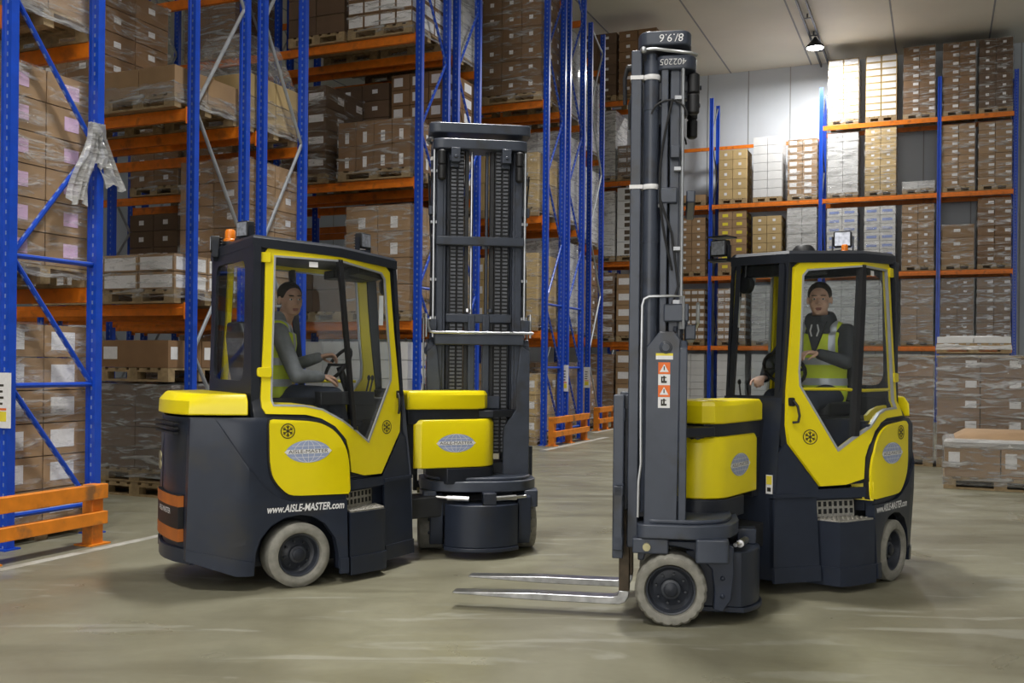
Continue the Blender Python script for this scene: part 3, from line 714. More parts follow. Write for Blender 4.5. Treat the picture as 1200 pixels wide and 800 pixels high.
def person(T, hip, P, look, label, skin, coat, style):
    """T: placement of the cab; joints in cab coordinates; look = (yaw, pitch, roll) of the head"""
    X = T @ Matrix.Translation(hip); H = Vector(hip)
    J = {k: Vector(v) - H for k, v in P.items()}
    RH = Matrix.Translation(J['head']) @ Matrix.Rotation(look[0], 4, 'Z') @ Matrix.Rotation(look[1], 4, 'Y') @ Matrix.Rotation(look[2], 4, 'X')
    h = lambda *p: RH @ Vector(p)
    R3 = RH.to_3x3()
    sh = (J['shl'] + J['shr'])*.5; ax = (J['shl'] - J['shr']); ax.z = 0; ax.normalize(); fw = Vector((ax.y, -ax.x, 0))
    def torso(mb, g, lo=-.06, hi=.5):
        secs = [(-.08,.105,.150),(.0,.125,.168),(.12,.120,.158),(.25,.118,.165),(.36,.118,.182),(.44,.098,.185),(.485,.072,.13),(.52,.055,.07)]
        loops = []
        for z, d, w in secs:
            if z < lo or z > hi: continue
            t = max(0, z)/.47; c = Vector((sh.x*t, sh.y*t, z*sh.z/.45))
            a = ax*t + Vector((0, 1, 0))*(1-t); a.normalize(); f = Vector((a.y, -a.x, 0))
            loops.append([c + a*(w + g)*math.cos(2*PI*k/20) + f*(d + g)*math.sin(2*PI*k/20) for k in range(20)])
        mb.loft(loops)
    neck = sh + Vector((0, 0, .06))
    # skin: one continuous figure
    mb = MB(); torso(mb, -.004, hi=.53)
    cap(mb, neck - Vector((0, 0, .06)), h(-.02, 0, -.06), .058, .054)
    mb.ell(h(-.012, 0, .033), (.097, .080, .085), 20, R3); mb.ell(h(.022, 0, -.03), (.068, .067, .080), 18, R3)
    mb.ell(h(.034, 0, -.072), (.050, .056, .040), 14, R3); mb.ell(h(.066, 0, -.094), (.020, .025, .016), 10, R3)
    mb.ell(h(.088, 0, -.012), (.014, .011, .026), 10, R3); mb.ell(h(.099, 0, -.030), (.014, .015, .011), 10, R3)
    for s in (1, -1):
        mb.ell(h(.076, s*.028, .024), (.017, .026, .010), 10, R3); mb.ell(h(.056, s*.040, -.030), (.025, .022, .024), 10, R3)
        mb.ell(h(-.006, s*.081, -.008), (.018, .010, .030), 10, R3); mb.ell(h(.092, s*.012, -.034), (.010, .009, .009), 8, R3)
    for k in 'lr':
        a, e, w = J['sh'+k], J['el'+k], J['wr'+k]
        cap(mb, a, e, .050, .040); cap(mb, e, w, .040, .027)
        hd = Vector(P['hd'+k]); hand(mb, w, hd, P['pn'+k], 1 if k == 'l' else -1, style['curl'+k])
        hp, kn, an = Vector((0, .09 if k == 'l' else -.09, -.02)), J['kn'+k], J['an'+k]
        cap(mb, hp, kn, .080, .058); cap(mb, kn, an, .054, .038); cap(mb, an + Vector((0, 0, -.03)), an + Vector((.13, 0, -.045)), .036, .032)
    fig = remesh(mb, .0075, 2).build('person', skin, None, smooth=60)
    fig.matrix_world = X; tag(fig, label, 'person')
    C = lambda mb, name, m: mb.build(name, m, fig, smooth=50)
    # clothing
    mb = MB(); torso(mb, .010, lo=-.09, hi=.5)
    for k in 'lr':
        a, e, w = J['sh'+k], J['el'+k], J['wr'+k]; u = (w - e).normalized()
        cap(mb, a, e, .066, .053); cap(mb, e, w - u*.012, .053, .039)
        mb.ell(a + (sh - a)*.3, (.075, .075, .07), 14)
    cap(mb, sh + Vector((0, 0, .03)), neck + Vector((0, 0, .02)), .078, .074 if style['hood'] else .066)
    if style['hood']:
        mb.lathe([(.060,-.05),(.105,-.03),(.115,.01),(.108,.05),(.092,.075),(.074,.075),(.07,.03)], neck + fw*.012 + Vector((0, 0, .008)), (fw*.25 + Vector((0, 0, 1))), 20)
    C(remesh(mb, .010, 3), 'jacket', coat)
    mb = MB(); torso(mb, .026, lo=-.09, hi=.46)
    for k in 'lr': mb.ell(J['sh'+k] + (sh - J['sh'+k])*.42 + Vector((0, 0, .022)), (.082, .070, .062), 14)
    v = remesh(mb, .011, 3)
    # open neck: cut a V at the front
    for sgn in (1, -1):
        pass
    bmesh.ops.recalc_face_normals(v.bm, faces=v.bm.faces[:]); v.bm.normal_update()
    bands = [slab(v, [((0, 0, z), (0, 0, 1)), ((0, 0, z + .05), (0, 0, -1))], .004) for z in (.055, .20)]
    for s in (1, -1):
        c = sh + ax*s*.088
        bands.append(slab(v, [((0, 0, .24), (0, 0, 1)), (c, ax*s), (c + ax*s*.045, -ax*s)], .004))
    C(v, 'safety_vest', 'vest')
    for b in bands: C(b, 'reflective_band', 'band')
    if style['open']:
        # jacket showing in the V of the vest, with a zip
        mb = MB(); q = sh + fw*.118
        mb.loft([[q + ax*.075 + Vector((0, 0, .075)) - fw*.02, q - ax*.075 + Vector((0, 0, .075)) - fw*.02, q + Vector((0, 0, -.17)) + fw*.035],
                 [q + ax*.075 + Vector((0, 0, .075)) + fw*.012, q - ax*.075 + Vector((0, 0, .075)) + fw*.012, q + Vector((0, 0, -.17)) + fw*.052]])
        C(mb, 'jacket_front', coat)
        for s in (1, -1):
            mb = MB(); mb.tube([q + fw*.03 + ax*s*.02 + Vector((0, 0, .055)), q + fw*.034 + ax*s*.03 + Vector((0, 0, .01)), q + fw*.04 + ax*s*.018 + Vector((0, 0, -.03))], .006); C(mb, 'hood_cord', 'white')
    mb = MB()
    for k in 'lr':
        hp, kn, an = Vector((0, .09 if k == 'l' else -.09, -.02)), J['kn'+k], J['an'+k]
        cap(mb, hp, kn, .096, .074); cap(mb, kn, an, .070, .056)
    mb.ell((0, 0, -.03), (.135, .18, .10), 18)
    C(remesh(mb, .013, 3), 'trousers', 'trouser')
    for k in 'lr':
        an = J['an'+k]; mb = MB(); cap(mb, an, an + Vector((0, 0, -.04)), .055, .05); cap(mb, an + Vector((0, 0, -.045)), an + Vector((.14, 0, -.06)), .047, .042)
        C(remesh(mb, .011, 2), 'boot', 'black')
    # hair, face details
    mb = MB(); mb.ell(h(-.017, 0, .040), (.098, .0835, .087), 26, R3)
    bm = mb.bm
    for co, no in ((h(.055, 0, .052), R3 @ Vector((-.92, 0, .40))), (h(-.05, 0, -.035), R3 @ Vector((-.30, 0, 1)))):
        bmesh.ops.bisect_plane(bm, geom=bm.verts[:]+bm.edges[:]+bm.faces[:], plane_co=co, plane_no=no, clear_inner=True)
    C(mb, 'hair', 'hair')
    for s in (1, -1):
        mb = MB(); mb.ell(h(.0775, s*.030, .002), (.0105, .0125, .0065), 12, R3); e = C(mb, 'eye', 'eye')
        mb = MB(); mb.ell(h(.086, s*.030, .002), (.004, .0058, .0056), 10, R3); mb.build('iris', 'hair', e)
        mb = MB(); mb.ell(h(.0865, s*.030, .026), (.006, .021, .0045), 10, R3); C(mb, 'eyebrow', 'hair')
    mb = MB(); mb.ell(h(.084, 0, -.064), (.008, .024, .0055), 12, R3); mb.ell(h(.083, 0, -.073), (.008, .019, .006), 12, R3); C(mb, 'mouth', 'lip')
    if style.get('stubble'):
        pass
    return fig
# ------------------------------------------------------------------ the warehouse
YAW = math.radians(23.1)
D1 = Vector((math.cos(YAW), -math.sin(YAW), 0)); D2 = Vector((math.sin(YAW), math.cos(YAW), 0))
W = lambda a, t, z=0: D1*a + D2*t + Vector((0, 0, z))       # a: along the racks, t: down the cross aisle
LEV = (2.0, 4.07, 6.15, 8.23)
TOPL = .065                                                  # beam centre to beam top

def slab_struct(name, m, pts, z0, z1):
    mb = MB(); mb.loft([[W(a, t, z0) for a, t in pts], [W(a, t, z1) for a, t in pts]]); o = mb.build(name, m, smooth=0)
    o['kind'] = 'structure'; return o

def floor_mat():
    m, nt, p = _nt('concrete_floor'); N, L = nt.nodes.new, nt.links.new
    tc = N('ShaderNodeTexCoord')
    def noise(sc, det, dist=0., src=None):
        n = N('ShaderNodeTexNoise'); n.inputs['Scale'].default_value = sc; n.inputs['Detail'].default_value = det; n.inputs['Distortion'].default_value = dist
        L(src or tc.outputs['Object'], n.inputs['Vector']); return n.outputs['Fac']
    def ramp(f, a, b, c0, c1):
        r = N('ShaderNodeMapRange'); L(f, r.inputs['Value']); r.inputs['From Min'].default_value = a; r.inputs['From Max'].default_value = b
        r.inputs['To Min'].default_value = c0; r.inputs['To Max'].default_value = c1; return r.outputs['Result']
    def mix(f, A, B):
        x = N('ShaderNodeMix'); x.data_type = 'RGBA'; L(f, x.inputs['Factor'])
        for k, v in (('A', A), ('B', B)):
            if isinstance(v, tuple): x.inputs[k].default_value = (*v, 1)
            else: L(v, x.inputs[k])
        return x.outputs['Result']
    mp = N('ShaderNodeMapping'); mp.inputs['Rotation'].default_value = (0, 0, .5); mp.inputs['Scale'].default_value = (.35, 1.5, 1); L(tc.outputs['Object'], mp.inputs['Vector'])
    c = mix(ramp(noise(.55, 5, .6), .38, .64, 0, 1), (.232, .222, .158), (.165, .154, .106))
    c = mix(ramp(noise(1.1, 7, .4, mp.outputs['Vector']), .53, .62, 0, .5), c, (.105, .094, .060))
    c = mix(ramp(noise(2.3, 8, 1.2, mp.outputs['Vector']), .58, .64, 0, .45), c, (.33, .325, .275))
    c = mix(ramp(noise(14, 4), .35, .75, 0, .22), c, (.15, .135, .095))
    L(c, p.inputs['Base Color'])
    L(ramp(noise(1.7, 6, .5), .3, .7, .26, .55), p.inputs['Roughness'])
    p.inputs['Specular IOR Level'].default_value = .45
    b = N('ShaderNodeBump'); b.inputs['Strength'].default_value = .12; b.inputs['Distance'].default_value = .01
    L(noise(9, 6), b.inputs['Height']); L(b.outputs['Normal'], p.inputs['Normal'])
    return m
M['floor'] = floor_mat()
M['wallp'] = mat('panel_wall', (.58, .62, .67), .45, var=.05, scale=.6)
M['ceil'] = mat('ceiling_panel', (.84, .81, .70), .55, var=.05, scale=.5)
M['seam'] = mat('panel_seam', (.33, .34, .35), .6, var=.05)

HC = 10.55; TB = 31.1
slab_struct('floor', 'floor', [(-30, -12), (9, -12), (9, 33), (-30, 33)], -.1, 0)

slab_struct('ceiling', 'ceil', [(-30, -12), (9, -12), (9, 33), (-30, 33)], HC, HC + .2)
slab_struct('wall_front_added', 'wallp', [(-24, -12.2), (-7.5, -12.2), (-7.5, -12), (-24, -12)], 0, HC)  # unseen wall, added to narrow the opening that lets light in
slab_struct('wall_left_added', 'wallp', [(-24.2, -12), (-24, -12), (-24, TB), (-24.2, TB)], 0, HC)  # wall added to shut out world light from the left
slab_struct('wall_back', 'wallp', [(-30, TB), (9, TB), (9, TB + .2), (-30, TB + .2)], 0, HC)
slab_struct('wall_right', 'wallp', [(5.4, -12), (5.6, -12), (5.6, TB), (5.4, TB)], 0, HC)
mb = MB()
for k in range(30):
    a = -29.2 + k*1.25; mb.loft([[W(a, TB - .012, z), W(a + .03, TB - .012, z), W(a + .03, TB + .01, z), W(a, TB + .01, z)] for z in (0, HC)])
o = mb.build('trim_1', 'seam', smooth=0); o['kind'] = 'structure'
mb = MB()
for k in range(16):
    a = -27.6 + k*2.4; mb.loft([[W(a, -2, HC - .012), W(a + .04, -2, HC - .012), W(a + .04, -2, HC + .01), W(a, -2, HC + .01)], [W(a, TB, HC - .012), W(a + .04, TB, HC - .012), W(a + .04, TB, HC + .01), W(a, TB, HC + .01)]])
o = mb.build('trim_2', 'seam', smooth=0); o['kind'] = 'structure'

M['stripe'] = mat('worn_floor_line', (.40, .39, .35), .6, var=.25, scale=6, dirt=((.22, .20, .15), 3.))
mb = MB()
mb.loft([[W(a, t, z) for a, t in ((-5.97, -6), (-5.88, -6), (-5.88, 7.2), (-5.97, 7.2))] for z in (0, .003)]); mb.loft([[W(a, t, z) for a, t in ((-6.2, 15.8), (-6.08, 15.8), (-6.08, 19.3), (-6.2, 19.3))] for z in (0, .003)])
mb.loft([[W(a, t, z) for a, t in ((-6.85, 20.4), (-6.73, 20.4), (-6.73, 23), (-6.85, 23))] for z in (0, .003)])
o = mb.build('trim_3', 'stripe', smooth=0); o['kind'] = 'structure'
# ---- pallet racking
def rack(label, a, t0, depth, bays, levels, height, brace, sign=False, faces=('f', 'r'), zig=1.15, lower=True, skip=()):
    r = thing('pallet_rack', W(a, t0), -YAW, label, 'racking', 'pallet racks')
    x = 0.; xs = [0.]
    for b in bays: x -= b; xs.append(x)
    for i, x in enumerate(xs):
        for y in (.035, depth - .035):
            mb = MB(); w = .052
            c = [(x-w,y-.035),(x-.02,y-.035),(x-.012,y-.022),(x+.012,y-.022),(x+.02,y-.035),(x+w,y-.035),(x+w,y+.035),(x-w,y+.035)]
            mb.prism(c, .01, height); 
            u = mb.build('upright', 'blue', r, smooth=0)
            mb = MB(); mb.box(x-.08, x+.08, y-.07, y+.07, 0, .012)
            mb.build('foot_plate', 'blue', u, smooth=0)
        z = .25; k = 0
        m = brace if i == 0 else 'galv'
        while z < height - .3:
            z1 = min(z + zig, height - .1)
            A, B = (x, .06, z), (x, depth - .06, z1)
            if (k % 2) ^ (not lower): A, B = (x, depth - .06, z), (x, .06, z1)
            if lower and i == 0 and z < 2.2: A, B = (x, depth - .06, z), (x, .06, z1)
            mb = MB(); mb.cyl(A, B, .021, n=8); mb.build('diagonal_brace', m, r)
            if k == 0 or (lower and i == 0 and z < 2.6):
                mb = MB(); mb.cyl((x, .05, z), (x, depth - .05, z), .021, n=8); mb.build('horizontal_brace', m, r)
            z = z1; k += 1
    for i, b in enumerate(bays):
        for li, z in enumerate(levels):
            if (i, li) in skip: continue
            for y in ((-.005, .045) , (depth - .045, depth + .005)):
                mb = MB(); x1, x0 = xs[i] - .05, xs[i+1] + .05
                mb.prism([(y[0], z-.062), (y[1], z-.062), (y[1], z+.062), (y[0], z+.062)] if y[0] > .2 else [(y[0], z-.062), (y[1], z-.062), (y[1], z+.062), (y[0]+.012, z+.062), (y[0]+.012, z+.02), (y[0], z+.015)], x0, x1, axis='x')
                for e, q in ((x1, -1), (x0, 1)): mb.box(min(e, e + q*.012), max(e, e + q*.012), y[0]-.012, y[1]+.012, z-.10, z+.075)
                mb.build('beam', 'orange', r, smooth=0)
    return r
def sign(r, x, y, z, h, w=.075):
    mb = MB(); mb.box(x-w, x+w, y-.02, y-.012, z, z+h); mb.mi = 1
    mb.box(x-w*.6, x+w*.6, y-.0215, y-.0195, z+h*.12, z+h*.30); mb.mi = 2
    for k in range(4): mb.box(x-w*.6, x+w*(.2+.1*(k%2)), y-.0215, y-.0195, z+h*(.42+k*.11), z+h*(.46+k*.11))
    mb.mi = 3; mb.box(x-w*.6, x+w*.6, y-.0218, y-.0195, z+h*.32, z+h*.36)
    o = mb.build('location_sign', ['white', 'labely', 'ink', 'warn'], r, smooth=0); o['label'] = 'white location sign with yellow code patch'

R1 = rack('blue racking frame at far left edge with torn plastic hanging on it', -6.53, 5.46, .92, [3.1], LEV, 9., 'blue', zig=1.0)
R2 = rack('blue racking behind the left truck cab, left half of the silver-braced pair', -7.29, 8.37, .92, [3.1, 3.1], LEV, 9., 'galv', zig=1.3, lower=False)
R2b = rack('blue racking behind the left truck cab, right half of the silver-braced pair', -7.29, 9.54, .88, [3.1, 3.1], LEV, 9., 'galv', zig=1.3, lower=True)
R3 = rack('blue racking ending just left of the mast of the left truck', -6.91, 12.67, .92, [3.1, 3.1], LEV, 9., 'blue', lower=True)
R3b = rack('blue racking seen through and above the mast of the left truck', -6.91, 13.85, .86, [3.1, 3.1], LEV, 9., 'blue', lower=False)
R4 = rack('blue racking between the two masts, ending in the nearer orange guard', -6.52, 16.73, .92, [3.1, 3.1], LEV, 9.2, 'blue')
R4b = rack('blue racking between the two masts, far half behind the white location sign', -6.52, 17.86, .92, [3.1], LEV, 9.2, 'blue')
R5 = rack('silver-braced blue racking behind the farther orange guard', -7.2, 21.15, .95, [3.1], LEV, 9.1, 'galv', lower=False, zig=1.4)
R6 = rack('racking partly hidden behind the raised mast of the right truck', -6.55, 24.8, .95, [3.1, 3.1], LEV, 9.1, 'galv', lower=False)
BK = rack('long racking along the back wall, open towards the cross aisle', 1.85, 29.5, 1.0, [1.87, 3.09, 3.13, 3.1], (2.0, 4.06, 6.17), 9.4, 'blue', lower=False)
for i, hh in ((0, 0), (1, 0)):
    for y in ((-.005, .045), (.955, 1.005)):
        xs = (0, -1.87, -4.96); mb = MB(); mb.box(xs[i+1] + .05, xs[i] - .05, y[0], y[1], 8.17, 8.295); mb.build('beam', 'orange', BK, smooth=0)
for i in (2, 3):
    xs = (0, -1.87, -4.96, -8.09, -11.19); mb = MB(); mb.box(xs[i+1] + .05, xs[i] - .05, .955, 1.005, 8.05, 8.15); mb.build('beam', 'orange', BK, smooth=0)
sign(R1, 0.0, .0, .93, .42, .10); sign(R4b, 0.0, 0., .95, .50); sign(R5, 0., 0., .95, .46)

def guard(label, a, t0, n, L, h=.48):
    g = thing('rack_end_guard', W(a, t0), -YAW, label, 'guard rail', 'orange rack end guards')
    for k in range(n):
        y = k*L/(n-1)
        mb = MB(); mb.box(-.055, .055, y-.055, y+.055, 0, h - .005); p = mb.build('post', 'guard', g, bevel=.006)
        mb = MB(); mb.box(-.09, .09, y-.1, y+.1, 0, .012); mb.build('base_plate', 'guard', p, smooth=0)
    for z0, z1 in ((h-.115, h), (.165, .265)):
        mb = MB(); mb.box(.03, .10, -.06, L + .06, z0, z1); mb.build('rail', 'guard', g, bevel=.005)
guard('scuffed orange guard rail at the foot of the far left racking', -6.12, 4.95, 2, 1.0)
guard('orange guard rail on the floor between the two trucks, the nearer one', -6.33, 16.7, 3, 1.75, .52)
guard('small orange guard rail just left of the right truck fork carriage', -6.95, 21.1, 3, 1.3, .52)

# ---- pallet loads
CARD = {}
def carton_mesh(w, d, h, m, style):
    key = (round(w, 3), round(d, 3), round(h, 3), m, style)
    if key in CARD: return CARD[key]
    mb = MB(); g = .006
    mb.box(-w/2+g, w/2-g, -d/2+g, d/2-g, g*.5, h-g)
    lab = {'wide': [(.14,.22,.62,.78)], 'top': [(.66,.50,.92,.85)], 'pink': [(.36,.30,.66,.74)], 'two': [(.06,.30,.46,.72),(.54,.30,.94,.72)], 'tiny': [(.38,.42,.58,.66)],
           'right': [(.62,.35,.95,.68)], 'side': [(.08,.3,.28,.75)], 'none': [], 'dots': [(.40,.36,.60,.64)], 'big': [(.06,.1,.94,.82)], 'ydot': [(.3,.3,.7,.66)], 'bp': [(.15,.3,.8,.6)], 'low': [(.40,.12,.62,.55)], 'holes': [(.2,.1,.34,.4),(.2,.55,.34,.85),(.66,.1,.80,.4),(.66,.55,.80,.85)]}[style]
    mb.mi = 1; e = .0025
    for u0, v0, u1, v1 in lab:
        x0, x1, z0, z1 = -w/2 + w*u0, -w/2 + w*u1, h*v0, h*v1
        mb.poly([(x0,-d/2+g-e,z0),(x1,-d/2+g-e,z0),(x1,-d/2+g-e,z1),(x0,-d/2+g-e,z1)])
        x0, x1 = -d/2 + d*u0, -d/2 + d*u1
        mb.poly([(w/2-g+e,x0,z0),(w/2-g+e,x1,z0),(w/2-g+e,x1,z1),(w/2-g+e,x0,z1)])
        mb.poly([(-w/2+g-e,x1,z0),(-w/2+g-e,x0,z0),(-w/2+g-e,x0,z1),(-w/2+g-e,x1,z1)])
    lm = {'pink': 'pink', 'ydot': 'labely', 'bp': 'bluep', 'holes': 'rust'}.get(style, 'white')
    o = mb.build('carton', [m, lm], None, smooth=0); me = o.data; bpy.data.objects.remove(o)
    CARD[key] = me; return me

PAL = {}
def pallet_mesh(w, d):
    key = (round(w, 2), round(d, 2))
    if key in PAL: return PAL[key]
    mb = MB(); h = .145
    for k in range(7):
        x = -w/2 + .05 + k*(w - .1)/6; mb.box(x-.05, x+.05, -d/2, d/2, h-.022, h)
    for y in (-d/2+.05, 0, d/2-.05):
        mb.box(-w/2, w/2, y-.05, y+.05, h-.044, h-.022); mb.box(-w/2, w/2, y-.05, y+.05, 0, .022)
        for x in (-w/2+.07, 0, w/2-.07): mb.box(x-.07, x+.07, y-.05, y+.05, .022, h-.044)
    o = mb.build('pallet', 'wood', None, smooth=0); me = o.data; bpy.data.objects.remove(o); PAL[key] = me; return me

def put(name, me, parent, loc, rz=0):
    o = bpy.data.objects.new(name, me); COL.objects.link(o); o.parent = parent; o.location = loc; o.rotation_euler = (0, 0, rz); return o

def wrap(parent, w, d, z0, z1, m, pinch=.0, seed=0, cone=0.):
    r = random.Random(seed); mb = MB(); nx, nz = 7, max(3, int((z1 - z0)/.16)); loops = []
    ring = [(-1 + 2*i/nx, -1) for i in range(nx)] + [(1, -1 + 2*i/nx) for i in range(nx)] + [(1 - 2*i/nx, 1) for i in range(nx)] + [(-1, 1 - 2*i/nx) for i in range(nx)]
    for k in range(nz + 1):
        t = k/nz; s = 1 - cone*max(0, t - .15)**1.5
        loops.append([(u*(w/2*s + .012 + r.uniform(-.003, .008)), v*(d/2*s + .012 + r.uniform(-.003, .008)), z0 + (z1 - z0)*t + (r.uniform(-.02, .02) if 0 < k < nz else 0)) for u, v in ring])
    loops.append([(p[0]*.8, p[1]*.8, p[2] + .012 - pinch) for p in loops[-1]])
    mb.loft(loops, cap=False)
    mb.bm.faces.new([mb.bm.verts[:][i] for i in range(len(mb.bm.verts) - len(ring), len(mb.bm.verts))]) if (mb.bm.verts.ensure_lookup_table() or True) else None
    mb.build('stretch_wrap', m, parent, smooth=60)

NLOAD = [0]
GROUPS = {5.92: 'loads on the far left racking', 8.78: 'loads on the racking behind the left cab', 9.98: 'loads on the racking behind the left cab', 13.13: 'loads on the racking left of the left mast', 14.28: 'loads on the racking behind the left mast', 17.19: 'loads on the racking right of the left mast', 18.32: 'white-wrapped loads between the masts', 21.62: 'loads above the farther guard rail', 25.27: 'loads left of the right mast', 29.97: 'loads on the back wall racking', 16.62: 'wrapped loads on the floor at the right'}
def load(r_a, r_t, x, z, label, w=1.0, d=1.05, nx=2, ny=2, nz=6, h=.26, m='card1', style='wide', film='film', group=None, pallets=1, name='pallet_load', rows=None, cone=0., top=None, lift=0.):
    """one palletised load: pallet, its cartons, the film round them; x runs from the rack end, z is the shelf height"""
    NLOAD[0] += 1
    group = group or GROUPS.get(round(r_t, 2))
    c = D1*(r_a + x) + D2*(r_t)
    g = thing(name, (c.x, c.y, z), -YAW, label, 'pallet load', group)
    for k in range(pallets): put('pallet', pallet_mesh(w, d), g, (0, 0, k*.15))
    b = .147 + (pallets - 1)*.15
    cw, cd = w/nx, d/ny
    for k in range(nz):
        for i in range(nx):
            for j in range(ny):
                if 0 < i < nx-1 and 0 < j < ny-1 and k < nz-1: continue
                if rows and not rows(i, j, k): continue
                st = style if not isinstance(style, tuple) else style[(k + i) % len(style)]
                put('carton', carton_mesh(cw, cd, h, m, st), g, (-w/2 + cw*(i+.5), -d/2 + cd*(j+.5), b + k*h))
    H = b + nz*h
    if top == 'sheet':
        mb = MB(); mb.box(-w/2-.01, w/2+.01, -d/2-.01, d/2+.01, H, H + .02); mb.build('top_sheet', 'card3', g, smooth=0)
    if film: wrap(g, w, d, .05 + (pallets-1)*.15, H + (.03 if top else .004), film, seed=NLOAD[0], cone=cone)
    return g
# ------------------------------------------------------------------ what stands on the racks
T1, T2, T2b, T3, T3b, T4, T4b, T5, T6 = 5.92, 8.83, 9.98, 13.13, 14.28, 17.19, 18.32, 21.62, 25.27
S1, S2, S3, S4 = (z + TOPL for z in LEV)
a1, a2, a3, a4, a5, a6 = -6.53, -7.29, -6.91, -6.52, -7.2, -6.55
G1 = 'loads on the far left racking'
load(a1, T1, -.58, 0, 'wrapped load of brown cartons with white labels, on floor behind left orange guard rail', nz=6, h=.265, m='card2', style='wide', w=.98, d=1.0)
load(a1, T1, -.58, S1, 'wrapped load of brown cartons with pink square labels, beside the hanging torn plastic', nz=6, h=.262, m='card2', style='pink', w=.98, d=1.0)
load(a1, T1, -.58, S2, 'wrapped pallet load cut off by top edge of picture at far left', nz=4, h=.27, m='card2', style='none', film='film2', w=1., d=1.0)
for x, lb in ((-.62, 'dark smoky-wrapped low load on floor left of the left truck tail'), (-1.66, 'dark wrapped low load on floor, mostly behind the far left racking')):
    load(a2, T2 - .05, x, 0, lb, nz=4, h=.225, m='cardd', style='none', film='film2' if x > -1 else 'filmd', pallets=2)
load(a2, T2 - .05, -.66, 1.23, 'flat brown carton tray on a pallet, stacked on the dark wrapped load', nz=1, h=.30, nx=1, ny=2, m='card1', style='side', film=None, w=.98)
load(a2, T2 - .05, -.60, S1, 'low double layer of brown trays with large white labels, left of left cab', nz=2, h=.19, m='card2', style='big', film='film')
load(a2, T2 - .05, -1.64, S1, 'second low load of brown trays, half behind the far left racking', nz=2, h=.19, m='card2', style='big', film='film')
load(a2, T2 - .05, -.62, S2, 'flat milky-wrapped load on second shelf, left of silver-braced racking', nz=1, h=.30, m='card2', style='none', film='film2', cone=.15)
load(a2, T2 - .05, -1.66, S2, 'dim tall carton load on second shelf behind the far left racking', nz=5, h=.27, m='card1', style='tiny', film='film')
load(a2, T2b, -.60, S1, 'dim wrapped cartons with small white labels, straight above the left truck cab', nz=6, h=.27, m='card2', style='dots', film='film')
load(a3, T3, -3.72, S1, 'added dark cartons deep between the posts, left of the left truck roof', nz=6, h=.27, m='cardd', style='tiny', film=None)  # added load, keeps the deep gap dark by hiding the lit wall
load(a2, T2b, -.60, S2, 'cone-shaped milky-wrapped load behind the silver-braced blue posts', nz=4, h=.27, m='card3', style='none', film='film2', cone=.55, rows=lambda i, j, k: k < 2)
load(a3, T3, -3.72, S2, 'added cartons deep between the posts, above the flat milky-wrapped load', nz=6, h=.27, m='card1', style='tiny', film='film')
load(a2, T2b, -.60, 0, 'brown carton load on floor hidden behind the left cab rear window', nz=6, h=.27, m='card2', style='dots', film='film')
load(a2, T2b, -1.64, 0, 'brown carton load on floor seen low beside the left truck rear hood', nz=4, h=.27, m='card2', style='big', film='film2')
# third row
load(a3, T3, -.62, S3, 'brown carton load with many large white labels, high above the left truck', nx=4, ny=3, nz=7, h=.21, m='card1', style='big', film='film', w=1.08)
load(a3, T3, -1.72, S3, 'dark carton load beside the many white labels on the high shelf', nz=6, h=.28, m='cardd', style='none', film=None)
load(a3, T3, -.70, S2, 'low brown cartons in two layers with small square labels, second shelf', nx=4, ny=3, nz=2, h=.36, m='card1', style='low', film='film', w=1.22)
load(a3, T3, -1.93, S2, 'tall narrow dark carton load left of the low two-layer brown cartons', nx=1, nz=4, h=.33, m='cardd', style='right', film='film', w=.8)
load(a3, T3b, -.58, S2, 'brown cartons with white labels behind the low two-layer load', nx=3, nz=7, h=.245, m='card1', style='wide', film=None)
load(a3, T3b, -1.62, S2, 'dark cartons with pale tape behind the tall narrow load', nz=6, h=.27, m='cardd', style='tiny', film=None)
load(a3, T3, -.62, S1, 'big tan carton load right of the left cab roof lamp', nx=2, nz=4, h=.385, m='card2', style='low', film='film', w=1.08)
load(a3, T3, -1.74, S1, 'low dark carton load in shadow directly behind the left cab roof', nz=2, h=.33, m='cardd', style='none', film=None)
for x, lb in ((-.57, 'white carton stack on floor between left cab and raised mast'), (-1.55, 'white carton stack on floor seen through the left cab glass'), (-2.53, 'white carton stack on floor behind the left driver')):
    load(a3, T3, x, 0, lb, nx=2, nz=6, h=.27, m='cardw', style='none', film=None, w=.95)
for x, z, lb in ((-.6, S1, 'wrapped tan load seen through the left mast at middle height'), (-.6, S3, 'wrapped white load above the left mast crosshead'), (-.6, 0, 'wrapped tan load on floor behind the left mast chains'), (-1.65, S3, 'grey carton load high behind the white labelled cartons')):
    load(a3, T3b, x, z, lb, nz=6, h=.27, m='card3' if z < 5 else 'cardw', style='none', film='film2' if z else 'film')
load(a3, T3, -4.82, S1, 'added dark cartons deep behind the low double layer of trays', nz=6, h=.27, m='cardd', style='dots', film=None)  # loads from here to the row end are added to darken its depth
load(a3, T3, -4.82, S2, 'added wrapped cartons deep behind the second shelf, near the torn film', nz=6, h=.27, m='card1', style='dots', film='film')
load(a3, T3, -3.72, S3, 'added wrapped load at the very top, right of the far left racking', nz=6, h=.27, m='card1', style='none', film='film2')
load(a3, T3, -4.82, 0, 'added dark load on floor deep behind the left truck tail', nz=6, h=.27, m='cardd', style='none', film='filmd')
